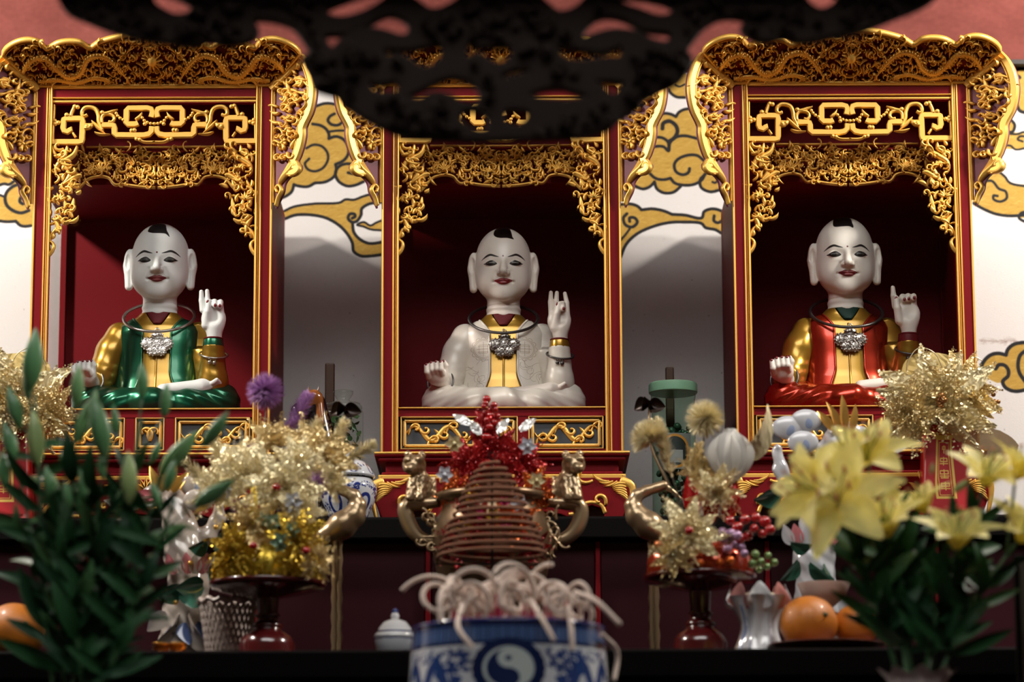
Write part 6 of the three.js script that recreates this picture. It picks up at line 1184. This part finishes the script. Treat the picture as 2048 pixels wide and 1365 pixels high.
// ---------------------------------------------------------------- lilies in vases on the offering table
const leafMats = [phys(lin(0.010, 0.045, 0.018), 0.5, 0, { specularIntensity: 0.35 }), phys(lin(0.016, 0.07, 0.024), 0.5, 0, { specularIntensity: 0.35 }), phys(lin(0.030, 0.105, 0.032), 0.42, 0, { clearcoat: 0.2 })];
const stemMatG = std(lin(0.020, 0.075, 0.022), 0.5);
function vase(px, rimPy, z, label) {
  const p = at(px, 1360, z), h = H(px, rimPy, z, TABLE), t = thing('ruffled_vase', label, 'vase', [p.x, TABLE, z], 'ruffled white vases');
  const g = new THREE.LatheGeometry(new THREE.SplineCurve([[0.001, 0.001], [0.05, 0.001], [0.062, 0.03], [0.066, h * 0.4], [0.042, h * 0.78], [0.046, h * 0.92], [0.062, h]].map((a) => new THREE.Vector2(...a))).getPoints(50), 96);
  warp(g, (x, y, zz) => { const a = Math.atan2(zz, x), k = 1 + 0.10 * Math.pow(Math.max(0, y / h - 0.7) / 0.3, 2) * Math.sin(a * 9); return [x * k, y + 0.006 * Math.pow(Math.max(0, y / h - 0.7) / 0.3, 2) * Math.sin(a * 9), zz * k]; });
  obj('body', g, phys(lin(0.60, 0.52, 0.50), 0.3, 0, { clearcoat: 0.5 }), t);
  return [p.x, TABLE + h, z];
}
const leafShapes = [0, 1, 2, 3].map((i) => { seed(90 + i); return petal(1, 0.2 + 0.03 * i, { bend: 0.35 + 0.35 * i, cup: 0.45, rib: 0.01, nu: 10, nv: 4, pow: 0.85 }); });
const budShape = (() => { const pts = []; for (let i = 0; i <= 14; i++) { const t = i / 14; pts.push([Math.max(0.002, 0.16 * Math.pow(Math.sin(Math.PI * Math.pow(t, 0.85)), 0.85)), t]); } const g = lathe(pts, 24); return warp(g, (x, y, z) => { const a = Math.atan2(z, x), k = 1 + 0.10 * Math.cos(a * 3); return [x * k, y, z * k]; }); })();
function lilyStem(foot, pts, label, group, leaves, bend0) {   // pts: world points from the vase to the top
  const t = thing('lily_stem', label, 'lily', [foot.x, foot.y, foot.z], group);
  const loc = [V3(0, 0, 0), ...pts.map((q) => q.clone().sub(foot))];
  const c = new THREE.CatmullRomCurve3(loc, false, 'centripetal');
  obj('stem', tube(loc.map((q) => [q.x, q.y, q.z]), (u) => 0.0045 - 0.0016 * u, 26, 8), stemMatG, t);
  for (let i = 0; i < leaves; i++) {
    const u = 0.22 + 0.62 * (i + rnd(0, 0.8)) / leaves, q = c.getPoint(Math.min(0.99, u)), a = i * 2.4 + rnd(-0.4, 0.4), l = rnd(0.075, 0.125) * (1.1 - 0.3 * u);
    const m = obj('leaf', leafShapes[i % 4], leafMats[Math.floor(rnd(0, 2.2 + 0.7 * u)) % 3], t);
    m.position.copy(q); m.quaternion.setFromUnitVectors(V3(0, 1, 0), V3(Math.cos(a), rnd(0.25, 1.1), Math.sin(a)).normalize()).multiply(new THREE.Quaternion().setFromAxisAngle(V3(0, 1, 0), rnd(-0.6, 0.6))); m.scale.setScalar(l);
  }
  return [t, foot];
}
const budMats = [phys(lin(0.085, 0.23, 0.09), 0.42, 0, { clearcoat: 0.2 }), phys(lin(0.30, 0.42, 0.16), 0.42, 0, { clearcoat: 0.2 }), phys(lin(0.16, 0.34, 0.13), 0.42, 0, { clearcoat: 0.2 })];
{
  const Z = 1.12, rim = vase(150, 1455, Z, 'white ruffled vase holding the green lily buds, below the picture');
  seed(101);
  // base and tip of every bud, and its tone; buds are gathered on eight stems
  const stems = [
    { top: [70, 790], buds: [[58, 785, 72, 655, 0], [55, 800, 57, 725, 0], [40, 860, 16, 770, 0], [75, 935, 66, 820, 1]], n: 24 },
    { top: [150, 850], buds: [[150, 815, 158, 728, 2], [150, 890, 178, 800, 2], [178, 845, 192, 778, 2], [100, 1000, 92, 930, 0]], n: 26 },
    { top: [215, 880], buds: [[210, 920, 186, 788, 0], [232, 872, 228, 812, 0], [205, 960, 200, 905, 0], [258, 1012, 256, 900, 1]], n: 26 },
    { top: [285, 840], buds: [[284, 800, 284, 725, 0], [327, 838, 334, 765, 0], [300, 930, 322, 880, 0]], n: 22 },
    { top: [330, 930], buds: [[318, 950, 396, 862, 2], [405, 895, 458, 822, 0], [330, 985, 350, 920, 0]], n: 22 },
    { top: [350, 1000], buds: [[385, 1015, 470, 958, 0], [320, 1020, 300, 960, 0]], n: 24 },
    { top: [40, 960], buds: [[30, 930, 8, 840, 0], [112, 1030, 98, 935, 2], [10, 980, 4, 900, 0]], n: 24 },
    { top: [250, 1010], buds: [[232, 1040, 240, 980, 2], [170, 1010, 160, 940, 0]], n: 26 },
    { top: [120, 1010], buds: [[140, 1020, 130, 960, 0]], n: 30 },
  ];
  stems.forEach((s, i) => {
    const zz = Z + (i % 3 - 1) * 0.05, foot = V3(rim[0] + (i - 4) * 0.007, rim[1] - 0.03, Z + (i % 3 - 1) * 0.012);
    const top = at(s.top[0], s.top[1], zz), mid = foot.clone().lerp(top, 0.5).add(V3((top.x - foot.x) * 0.08, 0.02, 0));
    const [t] = lilyStem(foot, [mid, top], ['lily stem with the tallest green buds before the first shrine post', 'lily stem with buds rising before the green vested statue\'s resting hand', 'lily stem with a long pale bud before the first shrine base', 'lily stem with buds before the green statue\'s folded legs', 'lily stem leaning with slanted buds towards the gold bouquet', 'low lily stem whose slanted bud reaches the gold bouquet', 'lily stem with buds at the picture edge by the red votive holder', 'short lily stem in the middle of the dark leaves', 'short leafy lily stem with one low bud among dark leaves'][i], 'budding lily stems', Math.round(s.n * 0.8));
    for (const [bx, by, tx, ty, k] of s.buds) {
      const A = at(bx, by, zz + rnd(-0.02, 0.03)), B = at(tx, ty, A.z), d = B.clone().sub(A), b = obj('bud', budShape, budMats[k], t);
      b.position.copy(A).sub(foot); b.quaternion.setFromUnitVectors(V3(0, 1, 0), d.clone().normalize()); b.scale.set(d.length() * 0.95, d.length(), d.length() * 0.95);
      obj('bud_stalk', tube([[0, 0, 0], ...[V3(0, 0, 0)].map(() => { const e = top.clone().sub(foot).lerp(mid.clone().sub(foot), 0.25).sub(b.position); return [e.x, e.y, e.z]; })].map((q) => [q[0] + b.position.x, q[1] + b.position.y, q[2] + b.position.z]), 0.0018, 10, 6), stemMatG, t);
    }
  });
}
{
  const Z = 1.12, rim = vase(1835, 1345, Z, 'white ruffled vase holding the yellow lilies, at the bottom edge');
  const yel = phys(lin(0.95, 0.85, 0.27), 0.7, 0, { transmission: 0.45, thickness: 0 }), anther = std(lin(0.34, 0.10, 0.02), 0.8), pistil = std(lin(0.30, 0.34, 0.10), 0.6), speck = std(lin(0.45, 0.16, 0.03), 0.8);
  const petalShape = petal(1, 0.42, { bend: 1.05, cup: 0.38, rib: 0.02, nu: 14, nv: 8, wave: 0.012, pow: 0.95 }), petalWide = petal(1, 0.52, { bend: 0.9, cup: 0.34, rib: 0.02, nu: 14, nv: 8, wave: 0.016, pow: 0.95 });
  function bloom(parent, foot, c, dir, r, open) {
    const b = new THREE.Group(); b.name = 'flower'; parent.add(b); b.position.copy(c).sub(foot);
    b.quaternion.setFromUnitVectors(V3(0, 1, 0), dir.clone().normalize());
    for (let k = 0; k < 6; k++) {
      const a = k * 1.0472, m = obj('petal', k % 2 ? petalWide : petalShape, yel, b);
      const d = V3(Math.cos(a) * open, 1, Math.sin(a) * open).normalize();
      // grow along d with the face turned inwards
      const X = V3(-Math.sin(a), 0, Math.cos(a)), N = V3().crossVectors(X, d).normalize();
      if (N.y < 0) N.negate();
      const XX = V3().crossVectors(d, N).normalize();
      m.quaternion.setFromRotationMatrix(new THREE.Matrix4().makeBasis(XX, d, N)); m.scale.setScalar(r * (k % 2 ? 0.97 : 1));
    }
    for (let k = 0; k < 6; k++) { const a = k * 1.0472 + 0.5, e = [Math.cos(a) * r * 0.24, r * 0.66, Math.sin(a) * r * 0.24]; obj('stamen', tube([[0, 0.02 * r, 0], [e[0] * 0.4, e[1] * 0.55, e[2] * 0.4], e], r * 0.011, 8, 5), pistil, b); obj('anther', new THREE.SphereGeometry(r * 0.05, 10, 8).scale(0.5, 0.5, 1.5).translate(...e), anther, b); }
    obj('pistil', tube([[0, 0, 0], [0, r * 0.4, 0], [r * 0.03, r * 0.75, 0]], r * 0.018, 8, 6), pistil, b);
  }
  seed(111);
  const F = V3(rim[0], rim[1] - 0.03, Z);
  const spec = [
    { top: [1690, 1050], bl: [[1678, 1010, -0.25, 0.35, 1, 0.125, 1.15], [1640, 985, -0.8, 0.25, 0.6, 0.10, 0.9]], n: 22, l: 'yellow lily stem whose widest open bloom faces forward beside the berries' },
    { top: [1745, 960], bl: [[1735, 930, -0.1, 0.75, 0.7, 0.105, 0.95], [1705, 925, -0.5, 0.8, 0.3, 0.09, 0.9]], n: 20, l: 'yellow lily stem with upright blooms below the gold poinsettia' },
    { top: [1775, 1075], bl: [[1775, 1075, -0.15, 0.6, 0.45, 0.095, 0.42]], n: 22, l: 'yellow lily stem with one darker half-closed bloom in the middle' },
    { top: [1912, 1105], bl: [[1912, 1100, 0.06, 0.9, 0.5, 0.10, 0.62]], n: 22, l: 'yellow lily stem with a cup-shaped bloom lowest of all' },
    { top: [1965, 985], bl: [[1965, 975, 0.25, 0.8, 0.5, 0.095, 0.7], [1850, 1030, -0.3, 0.9, 0.3, 0.075, 0.5]], n: 20, l: 'yellow lily stem with blooms below the red votive holder' },
    { top: [2030, 1090], bl: [[2035, 1085, 0.5, 0.7, 0.5, 0.10, 0.8], [2030, 960, 0.5, 0.9, 0.1, 0.085, 0.6]], n: 18, l: 'yellow lily stem cut by the picture edge' },
  ];
  spec.forEach((s, i) => {
    const zz = Z + [0.06, -0.02, 0.03, 0.05, -0.03, 0.0][i], foot = V3(F.x + (i - 2.5) * 0.010, F.y, Z + (i % 2 ? 0.012 : -0.012));
    const top = at(s.top[0], s.top[1], zz - 0.03), mid = foot.clone().lerp(top, 0.5).add(V3((top.x - foot.x) * -0.06, 0.01, 0));
    const [t] = lilyStem(foot, [mid, top], s.l, 'blooming yellow lily stems', s.n);
    for (const [bx, by, dx, dy, dz, r, op] of s.bl) { const c = at(bx, by, zz); bloom(t, foot, c, V3(dx, dy, dz), r, op); const e = c.clone().sub(foot), m2 = top.clone().sub(foot).lerp(mid.clone().sub(foot), 0.2); obj('flower_stalk', tube([[m2.x, m2.y, m2.z], [(m2.x + e.x) / 2, (m2.y + e.y) / 2 - 0.004, (m2.z + e.z) / 2], [e.x, e.y, e.z]], 0.0026, 10, 6), stemMatG, t); }
    if (i === 4) for (const [bx, by, tx, ty] of [[1905, 985, 1940, 958], [1862, 950, 1866, 925]]) { const A = at(bx, by, zz + 0.05), B = at(tx, ty, zz + 0.05), d = B.clone().sub(A), b = obj('bud', budShape, budMats[1], t); b.position.copy(A).sub(foot); b.quaternion.setFromUnitVectors(V3(0, 1, 0), d.clone().normalize()); b.scale.setScalar(d.length()); }
  });
  // dark picture frame standing at the edge
  const z = 0.95, a = at(2026, 1112, z), fr = thing('standing_frame', 'dark grey standing frame cut off at the picture edge', 'frame', [a.x + 0.12, TABLE, z]);
  const hh = a.y - TABLE;
  obj('panel', rbox(0.224, hh - 0.016, 0.008, 0.003, 0, hh / 2, 0), std(lin(0.07, 0.062, 0.06), 0.5), fr);
  obj('border', [span(-0.12, -0.112, 0.0005, hh, -0.008, 0.008, 0.002), span(0.112, 0.12, 0.0005, hh, -0.008, 0.008, 0.002), span(-0.112, 0.112, hh - 0.008, hh, -0.008, 0.008, 0.002), span(-0.112, 0.112, 0.0005, 0.008, -0.008, 0.008, 0.002)], M.blackWood, fr);
}

// ---------------------------------------------------------------- lamps of the hall
LAMPS.forEach(([x, y, z, cd], i) => {
  const l = thing('pendant_lamp', i ? 'hanging bulb lamp on the side of the red robed statue, outside the picture' : 'hanging bulb lamp on the side of the green vested statue, outside the picture', 'lamp', [x, y, z]);
  obj('bulb', new THREE.SphereGeometry(0.045, 24, 16), new THREE.MeshStandardMaterial({ color: 0xffffff, emissive: lin(1, 0.92, 0.83), emissiveIntensity: 6 }), l);
  obj('socket', new THREE.CylinderGeometry(0.022, 0.026, 0.06, 16).translate(0, 0.07, 0), M.blackWood, l);
  obj('cord', new THREE.CylinderGeometry(0.004, 0.004, 5.0 - y - 0.1, 8).translate(0, 0.1 + (4.9 - y) / 2, 0), M.blackWood, l);
  const p = new THREE.PointLight(lin(1, 0.92, 0.83), cd, 0, 2);
  p.position.set(0, 0, 0); p.castShadow = true; p.shadow.radius = 4;
  p.name = 'bulb_light';
  l.add(p);
});
renderer.render(scene, camera);
